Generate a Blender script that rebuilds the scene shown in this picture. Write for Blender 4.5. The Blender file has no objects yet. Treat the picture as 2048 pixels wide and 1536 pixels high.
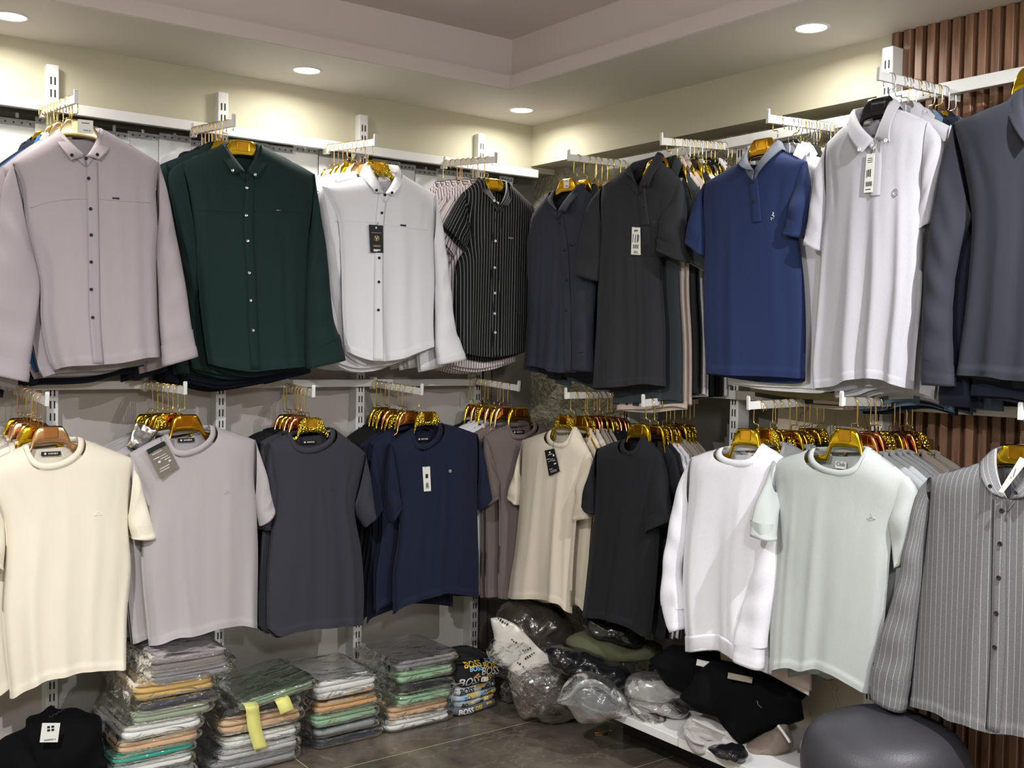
import bpy, bmesh, math, random
import numpy as np
from mathutils import Vector, Matrix, Euler

# ------------------------------------------------------------------ camera, world, exposure
scn = bpy.context.scene
COL = scn.collection
FPX = 2134.0
CAM = np.array([-0.61377741 * 4.9, -0.79976037 * 4.9, 1.5])
def cam_axes(yaw, pit, rol):
    f = np.array([math.cos(yaw) * math.cos(pit), math.sin(yaw) * math.cos(pit), math.sin(pit)])
    r = np.cross(f, [0, 0, 1.]); r /= np.linalg.norm(r); u = np.cross(r, f)
    return math.cos(rol) * r + math.sin(rol) * u, -math.sin(rol) * r + math.cos(rol) * u, f
CR, CU, CF = cam_axes(math.radians(53.299), math.radians(-2.055), math.radians(0.98))
cam_data = bpy.data.cameras.new('camera')
cam_data.sensor_width = 36.0
cam_data.lens = FPX / 2048 * 36
cam_data.clip_start = 0.05
cam = bpy.data.objects.new('camera', cam_data)
cam.matrix_world = Matrix(((CR[0], CU[0], -CF[0], CAM[0]), (CR[1], CU[1], -CF[1], CAM[1]), (CR[2], CU[2], -CF[2], CAM[2]), (0, 0, 0, 1)))
COL.objects.link(cam); scn.camera = cam
scn.view_settings.view_transform = 'Standard'
scn.view_settings.look = 'None'
scn.view_settings.gamma = 1.0
scn.view_settings.use_curve_mapping = False
scn.view_settings.exposure = 0.2
world = bpy.data.worlds.new('world'); scn.world = world
world.use_nodes = True
world.node_tree.nodes['Background'].inputs[0].default_value = (0.9, 0.95, 1.0, 1)
world.node_tree.nodes['Background'].inputs[1].default_value = 0.03
scn.cycles.max_bounces = 8
scn.cycles.transparent_max_bounces = 24
scn.cycles.sample_clamp_indirect = 6.0
scn.cycles.use_denoising = True

# recessed downlights: visible discs are built later, the light they give is set here
CEIL = 2.51
DOWNLIGHTS = [(-2.26, -0.24), (-1.243, -0.243), (-0.237, -0.236), (-0.256, -1.762), (-3.27, -0.24), (-4.3, -0.24), (-0.256, -3.25), (-0.256, -4.7),
              (-4.3, -3.0), (-3.0, -5.3), (-1.6, -5.3)]
DL_POWER = 3.6
for k, (x, y) in enumerate(DOWNLIGHTS):
    ld = bpy.data.lights.new('downlight_beam', 'AREA')
    ld.shape = 'DISK'; ld.size = 0.085; ld.energy = DL_POWER; ld.color = (1.0, 0.965, 0.90)
    ld.spread = math.radians(165)
    lo = bpy.data.objects.new('downlight_beam', ld); lo.location = (x, y, CEIL - 0.006); COL.objects.link(lo)
# bright ceiling spots of the open middle of the shop, behind the camera and to its right
for (x, y, z, e, sz) in [(-0.74, -3.15, 2.50, 44.0, 0.03), (-3.2, -2.35, 2.55, 72.0, 0.05)]:
    ld = bpy.data.lights.new('shop_ceiling_spot', 'AREA')
    ld.shape = 'DISK'; ld.size = sz; ld.energy = e; ld.color = (0.97, 0.98, 1.0)
    lo = bpy.data.objects.new('shop_ceiling_spot', ld); lo.location = (x, y, z); COL.objects.link(lo)
ld = bpy.data.lights.new('added_fill_globe', 'POINT'); ld.energy = 84.0; ld.shadow_soft_size = 0.12; ld.color = (0.98, 0.98, 1.0)  # added fill light that brightens tray and ceiling, no lamp known here
lo = bpy.data.objects.new('added_fill_globe', ld); lo.location = (-2.5, -4.2, 2.25); COL.objects.link(lo)

# ------------------------------------------------------------------ helpers
def lin(c):
    c = c / 255.0
    return c / 12.92 if c <= 0.04045 else ((c + 0.055) / 1.055) ** 2.4
def rgb(r, g, b): return (lin(r), lin(g), lin(b), 1.0)
rnd = random.Random(11)

def ray(px, py):
    return CR * (px - 1024) / FPX - CU * (py - 768) / FPX + CF
def on_left(px, py, off=0.0):            # point on a plane parallel to the left wall
    d = ray(px, py); t = (-off - CAM[1]) / d[1]; return CAM + d * t
def on_right(px, py, off=0.0):
    d = ray(px, py); t = (-off - CAM[0]) / d[0]; return CAM + d * t
def on_level(px, py, z):
    d = ray(px, py); t = (z - CAM[2]) / d[2]; return CAM + d * t

def tag(o, label=None, cat=None, group=None, kind=None):
    if label: o['label'] = label
    if cat: o['category'] = cat
    if group: o['group'] = group
    if kind: o['kind'] = kind
    return o
def empty(name, loc, rz=0.0, rot=None):
    o = bpy.data.objects.new(name, None); o.empty_display_size = 0.05
    o.location = loc; o.rotation_euler = rot if rot else (0, 0, rz); COL.objects.link(o); return o
def obj(name, me, mat=None, parent=None, loc=None, rot=None):
    o = bpy.data.objects.new(name, me); COL.objects.link(o)
    if mat is not None and len(me.materials) == 0: me.materials.append(mat)
    if parent: o.parent = parent
    if loc is not None: o.location = loc
    if rot is not None: o.rotation_euler = rot
    return o
def mesh(name, V, F, uv=None, smooth=True):
    me = bpy.data.meshes.new(name)
    me.from_pydata([tuple(float(c) for c in v) for v in V], [], [tuple(int(i) for i in f) for f in F])
    if uv is not None:
        lay = me.uv_layers.new(name='UVMap')
        li = np.empty(len(me.loops), dtype=np.int32); me.loops.foreach_get('vertex_index', li)
        lay.data.foreach_set('uv', np.asarray(uv, dtype=np.float32)[li].ravel())
    if smooth: me.polygons.foreach_set('use_smooth', [True] * len(me.polygons))
    me.update(); return me
class MB:
    """collects simple shapes into one mesh"""
    def __init__(s): s.V = []; s.F = []
    def add(s, V, F):
        n = len(s.V); s.V += [tuple(v) for v in V]; s.F += [tuple(i + n for i in f) for f in F]; return s
    def box(s, c, d, R=None):
        x, y, z = d[0] / 2, d[1] / 2, d[2] / 2
        P = np.array([(-x, -y, -z), (x, -y, -z), (x, y, -z), (-x, y, -z), (-x, -y, z), (x, -y, z), (x, y, z), (-x, y, z)])
        if R is not None: P = P @ np.array(R).T
        return s.add(P + np.array(c), [(0, 3, 2, 1), (4, 5, 6, 7), (0, 1, 5, 4), (1, 2, 6, 5), (2, 3, 7, 6), (3, 0, 4, 7)])
    def tube(s, pts, r, n=8, cap=True):
        pts = [np.array(p, float) for p in pts]; V = []; F = []
        up = None
        for i, p in enumerate(pts):
            t = pts[min(i + 1, len(pts) - 1)] - pts[max(i - 1, 0)]; t /= (np.linalg.norm(t) + 1e-12)
            if up is None:
                up = np.array([0, 0, 1.]) if abs(t[2]) < .9 else np.array([1., 0, 0])
            a = up - t * (up @ t); a /= (np.linalg.norm(a) + 1e-12); b = np.cross(t, a); up = a
            rr = r[i] if hasattr(r, '__len__') else r
            for k in range(n):
                th = 2 * math.pi * k / n; V.append(p + rr * (a * math.cos(th) + b * math.sin(th)))
        for i in range(len(pts) - 1):
            for k in range(n): F.append((i * n + k, i * n + (k + 1) % n, (i + 1) * n + (k + 1) % n, (i + 1) * n + k))
        if cap: F.append(tuple(range(n - 1, -1, -1))); F.append(tuple((len(pts) - 1) * n + k for k in range(n)))
        return s.add(V, F)
    def cyl(s, c, ax, r, h, n=20, r2=None):
        ax = np.array(ax, float); ax /= np.linalg.norm(ax); c = np.array(c, float)
        return s.tube([c - ax * h / 2, c + ax * h / 2], [r, r if r2 is None else r2], n)
    def build(s, name, mat=None, parent=None, smooth=False, bevel=0.0, seg=2, **k):
        me = mesh(name, s.V, s.F, smooth=smooth); o = obj(name, me, mat, parent, **k)
        if bevel:
            m = o.modifiers.new('round', 'BEVEL'); m.width = bevel; m.segments = seg; m.limit_method = 'ANGLE'
            m.harden_normals = False
        return o
def smooth_angle(o, ang=40):
    o.data.polygons.foreach_set('use_smooth', [True] * len(o.data.polygons))
    m = o.modifiers.new('edges', 'EDGE_SPLIT'); m.split_angle = math.radians(ang)
    return o

# ------------------------------------------------------------------ materials
def new_mat(name):
    m = bpy.data.materials.new(name); m.use_nodes = True
    nt = m.node_tree; b = nt.nodes['Principled BSDF']; return m, nt, b
def N(nt, kind, **kw):
    n = nt.nodes.new(kind)
    for k, v in kw.items():
        if k.startswith('i_'): n.inputs[k[2:].replace('_', ' ')].default_value = v
        else: setattr(n, k, v)
    return n
def plain(name, col, rough=0.5, metal=0.0, spec=0.5, noise=0.0, bump=0.0, scale=30.0, coat=0.0):
    m, nt, b = new_mat(name)
    b.inputs['Base Color'].default_value = col; b.inputs['Roughness'].default_value = rough
    b.inputs['Metallic'].default_value = metal; b.inputs['Specular IOR Level'].default_value = spec
    b.inputs['Coat Weight'].default_value = coat
    tc = N(nt, 'ShaderNodeTexCoord')
    if noise or bump:
        nz = N(nt, 'ShaderNodeTexNoise', i_Scale=scale, i_Detail=5.0); nt.links.new(tc.outputs['Object'], nz.inputs['Vector'])
        if noise:
            mx = N(nt, 'ShaderNodeMix', data_type='RGBA')
            mx.inputs['A'].default_value = tuple(c * (1 - noise) for c in col[:3]) + (1,)
            mx.inputs['B'].default_value = tuple(min(1, c * (1 + noise)) for c in col[:3]) + (1,)
            nt.links.new(nz.outputs['Fac'], mx.inputs['Factor']); nt.links.new(mx.outputs['Result'], b.inputs['Base Color'])
        if bump:
            bp = N(nt, 'ShaderNodeBump', i_Strength=bump, i_Distance=0.01); nt.links.new(nz.outputs['Fac'], bp.inputs['Height']); nt.links.new(bp.outputs['Normal'], b.inputs['Normal'])
    return m
_fab = {}
def fabric(col, rough=0.85, weave=0.12, wr=0.25, sheen=0.04, mottled=0.0, spec=0.25):
    key = (tuple(round(c, 4) for c in col), rough, weave, wr, mottled)
    if key in _fab: return _fab[key]
    m, nt, b = new_mat('fabric')
    b.inputs['Base Color'].default_value = col; b.inputs['Roughness'].default_value = rough
    b.inputs['Specular IOR Level'].default_value = spec
    b.inputs['Sheen Weight'].default_value = sheen; b.inputs['Sheen Roughness'].default_value = 0.5
    tc = N(nt, 'ShaderNodeTexCoord')
    n1 = N(nt, 'ShaderNodeTexNoise', i_Scale=900.0, i_Detail=2.0)
    mp = N(nt, 'ShaderNodeMapping'); mp.inputs['Scale'].default_value = (1, 1, .45)
    n2 = N(nt, 'ShaderNodeTexNoise', i_Scale=9.0, i_Detail=3.0, i_Distortion=0.6)
    nt.links.new(tc.outputs['Object'], n1.inputs['Vector']); nt.links.new(tc.outputs['Object'], mp.inputs['Vector']); nt.links.new(mp.outputs['Vector'], n2.inputs['Vector'])
    b1 = N(nt, 'ShaderNodeBump', i_Strength=weave, i_Distance=0.001); b2 = N(nt, 'ShaderNodeBump', i_Strength=wr, i_Distance=0.012)
    nt.links.new(n2.outputs['Fac'], b2.inputs['Height']); nt.links.new(n1.outputs['Fac'], b1.inputs['Height'])
    nt.links.new(b2.outputs['Normal'], b1.inputs['Normal']); nt.links.new(b1.outputs['Normal'], b.inputs['Normal'])
    if mottled:
        mx = N(nt, 'ShaderNodeMix', data_type='RGBA'); n3 = N(nt, 'ShaderNodeTexNoise', i_Scale=420.0, i_Detail=3.0)
        mp3 = N(nt, 'ShaderNodeMapping'); mp3.inputs['Scale'].default_value = (1, 1, .25)
        nt.links.new(tc.outputs['Object'], mp3.inputs['Vector']); nt.links.new(mp3.outputs['Vector'], n3.inputs['Vector'])
        mx.inputs['A'].default_value = tuple(c * (1 - mottled) for c in col[:3]) + (1,); mx.inputs['B'].default_value = tuple(min(1, c * (1 + mottled)) for c in col[:3]) + (1,)
        nt.links.new(n3.outputs['Fac'], mx.inputs['Factor']); nt.links.new(mx.outputs['Result'], b.inputs['Base Color'])
    _fab[key] = m; return m
def striped(name, base, line, pitch, width, mottled=0.0, rough=0.85):
    """woven stripes running down the cloth: they follow the cloth's own u coordinate in metres"""
    m, nt, b = new_mat(name)
    b.inputs['Roughness'].default_value = rough; b.inputs['Specular IOR Level'].default_value = 0.25
    uv = N(nt, 'ShaderNodeUVMap'); sp = N(nt, 'ShaderNodeSeparateXYZ'); nt.links.new(uv.outputs['UV'], sp.inputs[0])
    dv = N(nt, 'ShaderNodeMath', operation='DIVIDE'); dv.inputs[1].default_value = pitch; nt.links.new(sp.outputs['X'], dv.inputs[0])
    fr = N(nt, 'ShaderNodeMath', operation='FRACT'); nt.links.new(dv.outputs[0], fr.inputs[0])
    lt = N(nt, 'ShaderNodeMath', operation='LESS_THAN'); lt.inputs[1].default_value = width / pitch; nt.links.new(fr.outputs[0], lt.inputs[0])
    mx = N(nt, 'ShaderNodeMix', data_type='RGBA'); mx.inputs['A'].default_value = base; mx.inputs['B'].default_value = line
    nt.links.new(lt.outputs[0], mx.inputs['Factor'])
    tc = N(nt, 'ShaderNodeTexCoord'); n1 = N(nt, 'ShaderNodeTexNoise', i_Scale=380.0, i_Detail=3.0); nt.links.new(tc.outputs['Object'], n1.inputs['Vector'])
    b1 = N(nt, 'ShaderNodeBump', i_Strength=0.2, i_Distance=0.001); nt.links.new(n1.outputs['Fac'], b1.inputs['Height']); nt.links.new(b1.outputs['Normal'], b.inputs['Normal'])
    out = mx
    if mottled:
        m2 = N(nt, 'ShaderNodeMix', data_type='RGBA', blend_type='MULTIPLY'); m2.inputs['Factor'].default_value = mottled
        nt.links.new(mx.outputs['Result'], m2.inputs['A']); nt.links.new(n1.outputs['Fac'], m2.inputs['B']); out = m2
    nt.links.new(out.outputs['Result'], b.inputs['Base Color'])
    return m
def gold(name, col, rough=0.14, hammered=0.0, scale=160.0, metal=1.0):
    m, nt, b = new_mat(name)
    b.inputs['Base Color'].default_value = col; b.inputs['Metallic'].default_value = metal; b.inputs['Roughness'].default_value = rough
    tc = N(nt, 'ShaderNodeTexCoord')
    if hammered:
        v = N(nt, 'ShaderNodeTexVoronoi', i_Scale=scale); nt.links.new(tc.outputs['Object'], v.inputs['Vector'])
        bp = N(nt, 'ShaderNodeBump', i_Strength=hammered, i_Distance=0.004); nt.links.new(v.outputs['Distance'], bp.inputs['Height'])
    else:
        v = N(nt, 'ShaderNodeTexNoise', i_Scale=18.0, i_Detail=1.0); nt.links.new(tc.outputs['Object'], v.inputs['Vector'])
        bp = N(nt, 'ShaderNodeBump', i_Strength=0.12, i_Distance=0.01); nt.links.new(v.outputs['Fac'], bp.inputs['Height'])
    nt.links.new(bp.outputs['Normal'], b.inputs['Normal'])
    return m
def plastic_film(name, tint=(0.93, 0.95, 0.95, 1), haze=0.015, wr=0.45, scale=16.0, rough=0.07, glossy=0.05):
    """thin clear film: mostly see-through, with sharp reflections broken up by wrinkles"""
    m, nt, b = new_mat(name); out = nt.nodes['Material Output']
    tr = N(nt, 'ShaderNodeBsdfTransparent'); tr.inputs[0].default_value = tint
    gl = N(nt, 'ShaderNodeBsdfGlossy'); gl.inputs['Color'].default_value = (1, 1, 1, 1); gl.inputs['Roughness'].default_value = rough
    df = N(nt, 'ShaderNodeBsdfDiffuse'); df.inputs[0].default_value = (0.75, 0.77, 0.77, 1)
    tc = N(nt, 'ShaderNodeTexCoord'); nz = N(nt, 'ShaderNodeTexNoise', i_Scale=scale, i_Detail=4.0, i_Distortion=1.2)
    mp = N(nt, 'ShaderNodeMapping'); mp.inputs['Scale'].default_value = (.6, 1, 1.5)
    nt.links.new(tc.outputs['Object'], mp.inputs['Vector']); nt.links.new(mp.outputs['Vector'], nz.inputs['Vector'])
    bp = N(nt, 'ShaderNodeBump', i_Strength=wr, i_Distance=0.03); nt.links.new(nz.outputs['Fac'], bp.inputs['Height'])
    nt.links.new(bp.outputs['Normal'], gl.inputs['Normal'])
    fr = N(nt, 'ShaderNodeFresnel', i_IOR=1.45); nt.links.new(bp.outputs['Normal'], fr.inputs['Normal'])
    ad = N(nt, 'ShaderNodeMath', operation='MULTIPLY_ADD'); ad.inputs[1].default_value = 0.8; ad.inputs[2].default_value = glossy * 0.45; ad.use_clamp = True
    nt.links.new(fr.outputs[0], ad.inputs[0])
    m1 = N(nt, 'ShaderNodeMixShader'); m1.inputs[0].default_value = haze; nt.links.new(tr.outputs[0], m1.inputs[1]); nt.links.new(df.outputs[0], m1.inputs[2])
    m2 = N(nt, 'ShaderNodeMixShader'); nt.links.new(ad.outputs[0], m2.inputs[0]); nt.links.new(m1.outputs[0], m2.inputs[1]); nt.links.new(gl.outputs[0], m2.inputs[2])
    nt.links.new(m2.outputs[0], out.inputs[0])
    return m

M = {}
M['beige_paint'] = plain('beige_wall_paint', rgb(190, 185, 162), 0.75, spec=0.2, bump=0.04, scale=60)
M['ceiling_paint'] = plain('ceiling_paint', rgb(216, 211, 202), 0.6, spec=0.3)
M['tray_paint'] = plain('tray_paint', rgb(214, 204, 201), 0.7, spec=0.2)
M['white_metal'] = plain('white_powder_coat', rgb(222, 222, 220), 0.28, spec=0.5)
M['panel'] = plain('white_laminate_panel', rgb(178, 173, 166), 0.35, noise=0.05, scale=4)
M['grey_panel'] = plain('grey_panel', rgb(120, 116, 110), 0.5, noise=0.05, scale=5)
M['dark'] = plain('black_slot', rgb(14, 14, 15), 0.7)
M['black_plastic'] = plain('black_plastic', rgb(16, 16, 18), 0.35)
M['label_black'] = plain('black_label', rgb(14, 14, 17), 0.6)
M['paper'] = plain('white_paper', rgb(226, 226, 220), 0.6)
M['yellow_paper'] = plain('yellow_paper', rgb(226, 224, 130), 0.7)
M['ink'] = plain('ink', rgb(20, 20, 22), 0.7)
M['white_ink'] = plain('white_ink', rgb(225, 225, 225), 0.6)
M['gold'] = gold('yellow_gold_chrome', (0.80, 0.55, 0.03, 1))
M['gold_deep'] = gold('deep_gold_chrome', (0.75, 0.40, 0.03, 1))
M['gold_hammered'] = gold('hammered_gold_chrome', (0.80, 0.58, 0.06, 1), 0.16, 0.9)
M['copper'] = gold('copper_chrome', (0.78, 0.36, 0.14, 1), 0.18)
M['rose_gold'] = gold('rose_gold_chrome', (0.86, 0.52, 0.28, 1), 0.22)
M['champagne'] = gold('champagne_gold', (0.62, 0.50, 0.28, 1), 0.3)
M['hook_gold'] = gold('gold_wire', (0.78, 0.58, 0.18, 1), 0.2)
M['hook_copper'] = gold('copper_wire', (0.66, 0.40, 0.24, 1), 0.25)
M['chrome'] = gold('chrome_wire', (0.72, 0.72, 0.72, 1), 0.15)
M['film'] = plastic_film('clear_polythene')
M['film_soft'] = plastic_film('milky_polythene', haze=0.16, wr=0.4, scale=10, rough=0.2)
M['film_grey'] = plastic_film('clear_bag_film', haze=0.03, wr=0.8, scale=16, rough=0.08, glossy=0.15)
# ------------------------------------------------------------------ the room
def gridfaces_(nr, n): return [(i * n + j, i * n + (j + 1) % n, (i + 1) * n + (j + 1) % n, (i + 1) * n + j) for i in range(nr - 1) for j in range(n)]
def marble_floor():
    m, nt, b = new_mat('dark_marble_tile')
    tc = N(nt, 'ShaderNodeTexCoord'); mp = N(nt, 'ShaderNodeMapping'); nt.links.new(tc.outputs['Object'], mp.inputs['Vector'])
    mp.inputs['Rotation'].default_value = (0, 0, 0.6)
    nz = N(nt, 'ShaderNodeTexNoise', i_Scale=2.2, i_Detail=8.0, i_Distortion=1.6, i_Roughness=0.62); nt.links.new(mp.outputs['Vector'], nz.inputs['Vector'])
    cr = N(nt, 'ShaderNodeValToRGB'); e = cr.color_ramp.elements
    e[0].position = 0.3; e[0].color = rgb(66, 60, 53); e[1].position = 0.72; e[1].color = rgb(120, 111, 99)
    nt.links.new(nz.outputs['Fac'], cr.inputs['Fac'])
    n2 = N(nt, 'ShaderNodeTexNoise', i_Scale=1.3, i_Detail=9.0, i_Distortion=2.4, i_Roughness=0.55); nt.links.new(mp.outputs['Vector'], n2.inputs['Vector'])
    s = N(nt, 'ShaderNodeMath', operation='SUBTRACT'); s.inputs[1].default_value = 0.5; nt.links.new(n2.outputs['Fac'], s.inputs[0])
    a = N(nt, 'ShaderNodeMath', operation='ABSOLUTE'); nt.links.new(s.outputs[0], a.inputs[0])
    v = N(nt, 'ShaderNodeMapRange'); v.inputs['From Min'].default_value = 0.0; v.inputs['From Max'].default_value = 0.012; v.inputs['To Min'].default_value = 0.35; v.inputs['To Max'].default_value = 0.0
    nt.links.new(a.outputs[0], v.inputs['Value'])
    mx = N(nt, 'ShaderNodeMix', data_type='RGBA'); mx.inputs['B'].default_value = rgb(150, 138, 122)
    nt.links.new(v.outputs[0], mx.inputs['Factor']); nt.links.new(cr.outputs['Color'], mx.inputs['A'])
    # grout joints of 0.6 x 1.2 m tiles
    sp = N(nt, 'ShaderNodeSeparateXYZ'); nt.links.new(tc.outputs['Object'], sp.inputs[0])
    def joint(src, off, pitch, w):
        ad = N(nt, 'ShaderNodeMath', operation='ADD'); ad.inputs[1].default_value = off; nt.links.new(src, ad.inputs[0])
        dv = N(nt, 'ShaderNodeMath', operation='DIVIDE'); dv.inputs[1].default_value = pitch; nt.links.new(ad.outputs[0], dv.inputs[0])
        fr = N(nt, 'ShaderNodeMath', operation='FRACT'); nt.links.new(dv.outputs[0], fr.inputs[0])
        lt = N(nt, 'ShaderNodeMath', operation='LESS_THAN'); lt.inputs[1].default_value = w / pitch; nt.links.new(fr.outputs[0], lt.inputs[0]); return lt
    jy = joint(sp.outputs['Y'], 60.92, 0.58, 0.0035); jx = joint(sp.outputs['X'], 60.15, 1.2, 0.0035)
    mxx = N(nt, 'ShaderNodeMath', operation='MAXIMUM'); nt.links.new(jy.outputs[0], mxx.inputs[0]); nt.links.new(jx.outputs[0], mxx.inputs[1])
    m3 = N(nt, 'ShaderNodeMix', data_type='RGBA'); m3.inputs['B'].default_value = rgb(190, 172, 140)
    nt.links.new(mxx.outputs[0], m3.inputs['Factor']); nt.links.new(mx.outputs['Result'], m3.inputs['A']); nt.links.new(m3.outputs['Result'], b.inputs['Base Color'])
    b.inputs['Roughness'].default_value = 0.19
    return m
def rough_plaster():
    m, nt, b = new_mat('trowelled_plaster')
    tc = N(nt, 'ShaderNodeTexCoord')
    nz = N(nt, 'ShaderNodeTexNoise', i_Scale=13.0, i_Detail=5.0, i_Distortion=3.2, i_Roughness=0.6); nt.links.new(tc.outputs['Object'], nz.inputs['Vector'])
    v = N(nt, 'ShaderNodeTexVoronoi', i_Scale=34.0, feature='SMOOTH_F1'); nt.links.new(nz.outputs['Color'], v.inputs['Vector'])
    v.inputs['Scale'].default_value = 6.0
    cr = N(nt, 'ShaderNodeValToRGB'); e = cr.color_ramp.elements
    e[0].position = 0.3; e[0].color = rgb(150, 143, 118); e[1].position = 0.7; e[1].color = rgb(196, 190, 165)
    nt.links.new(nz.outputs['Fac'], cr.inputs['Fac']); nt.links.new(cr.outputs['Color'], b.inputs['Base Color'])
    bp = N(nt, 'ShaderNodeBump', i_Strength=1.0, i_Distance=0.035); nt.links.new(nz.outputs['Fac'], bp.inputs['Height']); nt.links.new(bp.outputs['Normal'], b.inputs['Normal'])
    b.inputs['Roughness'].default_value = 0.85
    return m
def crackle_stone():
    m, nt, b = new_mat('veined_beige_board')
    tc = N(nt, 'ShaderNodeTexCoord'); nz = N(nt, 'ShaderNodeTexNoise', i_Scale=5.0, i_Detail=6.0); nt.links.new(tc.outputs['Object'], nz.inputs['Vector'])
    ad = N(nt, 'ShaderNodeVectorMath', operation='MULTIPLY_ADD'); ad.inputs[1].default_value = (.25, .25, .25); nt.links.new(nz.outputs['Color'], ad.inputs[0]); nt.links.new(tc.outputs['Object'], ad.inputs[2])
    v = N(nt, 'ShaderNodeTexVoronoi', i_Scale=7.0, feature='DISTANCE_TO_EDGE'); nt.links.new(ad.outputs[0], v.inputs['Vector'])
    r = N(nt, 'ShaderNodeMapRange'); r.inputs['From Max'].default_value = 0.012; nt.links.new(v.outputs['Distance'], r.inputs['Value'])
    mx = N(nt, 'ShaderNodeMix', data_type='RGBA'); mx.inputs['A'].default_value = rgb(120, 100, 78); mx.inputs['B'].default_value = rgb(205, 192, 168)
    nt.links.new(r.outputs[0], mx.inputs['Factor']); nt.links.new(mx.outputs['Result'], b.inputs['Base Color']); b.inputs['Roughness'].default_value = 0.4
    return m
def walnut():
    m, nt, b = new_mat('walnut_slats')
    tc = N(nt, 'ShaderNodeTexCoord'); mp = N(nt, 'ShaderNodeMapping'); mp.inputs['Scale'].default_value = (14, 14, 0.9); nt.links.new(tc.outputs['Object'], mp.inputs['Vector'])
    nz = N(nt, 'ShaderNodeTexNoise', i_Scale=3.0, i_Detail=7.0, i_Distortion=0.8, i_Roughness=0.65); nt.links.new(mp.outputs['Vector'], nz.inputs['Vector'])
    cr = N(nt, 'ShaderNodeValToRGB'); e = cr.color_ramp.elements
    e[0].position = 0.3; e[0].color = rgb(86, 58, 42); e[1].position = 0.72; e[1].color = rgb(158, 118, 90)
    nt.links.new(nz.outputs['Fac'], cr.inputs['Fac']); nt.links.new(cr.outputs['Color'], b.inputs['Base Color']); b.inputs['Roughness'].default_value = 0.45
    return m
M['marble'] = marble_floor(); M['plaster'] = rough_plaster(); M['crackle'] = crackle_stone(); M['walnut'] = walnut()
X0, Y0 = -5.2, -6.2                       # the far sides of the shop, behind the camera
S = lambda o: tag(o, kind='structure')
S(MB().box(((X0 + .2) / 2, (Y0 + .2) / 2, -0.05), (-X0 + .4, -Y0 + .4, 0.1)).build('floor', M['marble']))
# left wall: painted beam over a recess
S(MB().box(((X0 + .1) / 2, 0.1, (2.30 + 2.72) / 2), (-X0 + .3, 0.2, 0.42)).build('wall_left', M['beige_paint']))
S(MB().box(((X0 + .1) / 2, 0.20, 1.15), (-X0 + .3, 0.10, 2.31)).build('wall_left_recess', M['grey_panel']))
# right wall: painted beam over a trowelled-plaster recess, then walnut slats
SLAT0 = -1.885
S(MB().box((0.1, (SLAT0 + 0.1) / 2, (2.325 + 2.72) / 2), (0.2, -SLAT0 + 0.1, 0.395)).build('wall_right', M['beige_paint']))
S(MB().box((0.19, (SLAT0 + .2) / 2, 1.17), (0.10, -SLAT0 + .3, 2.33)).build('wall_right_recess', M['plaster']))
mb = MB(); mb.box((0.06, (SLAT0 + Y0) / 2, 1.3), (0.10, -Y0 + SLAT0, 2.6))
y = SLAT0
while y > -3.6:
    mb.box((-0.002, y - 0.0125, 1.255), (0.024, 0.025, 2.51)); y -= 0.0415
o = S(mb.build('wall_right_slats', M['walnut'], bevel=0.002, seg=1))
S(MB().box((X0 - .05, Y0 / 2, 1.3), (0.1, -Y0 + .4, 2.9)).build('wall_far_left', M['beige_paint']))
S(MB().box((X0 / 2, Y0 - .05, 1.3), (-X0 + .4, 0.1, 2.9)).build('wall_back', M['beige_paint']))
# ceiling: a lower border round a raised tray with a lip and a set-back upstand
T = 0.485
mb = MB()
mb.box(((X0 - .1) / 2, -T / 2, CEIL + 0.028), (-X0 + .1, T, 0.056)); mb.box((-T / 2, (Y0 - .1 - T) / 2, CEIL + 0.028), (T, -Y0 + .1 - T, 0.056))
mb.box((X0 + .25, (Y0 - .1 - T) / 2, CEIL + 0.028), (0.6, -Y0 + .1 - T, 0.056)); mb.box(((X0 + .55 - T) / 2, Y0 + .25, CEIL + 0.028), (-X0 - .55 - T, 0.6, 0.056))
S(mb.build('ceiling', M['ceiling_paint']))
mb = MB(); U = T - 0.035; TH = 0.155
mb.box((X0 / 2, -T - .0025, CEIL + .029), (-X0 - 2 * T, 0.003, 0.0545)); mb.box((-T - .0025, Y0 / 2, CEIL + .029), (0.003, -Y0 - 2 * T, 0.0545))
S(mb.build('trim_1', M['tray_paint']))
mb = MB()
mb.box((X0 / 2, -U + .02, CEIL + .056 + TH / 2), (-X0, 0.04, TH)); mb.box((-U + .02, Y0 / 2, CEIL + .056 + TH / 2), (0.04, -Y0, TH))
mb.box((X0 / 2, Y0 / 2, CEIL + .056 + TH + .02), (-X0 + .4, -Y0 + .4, 0.04))
S(mb.build('ceiling_tray', M['tray_paint']))

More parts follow.
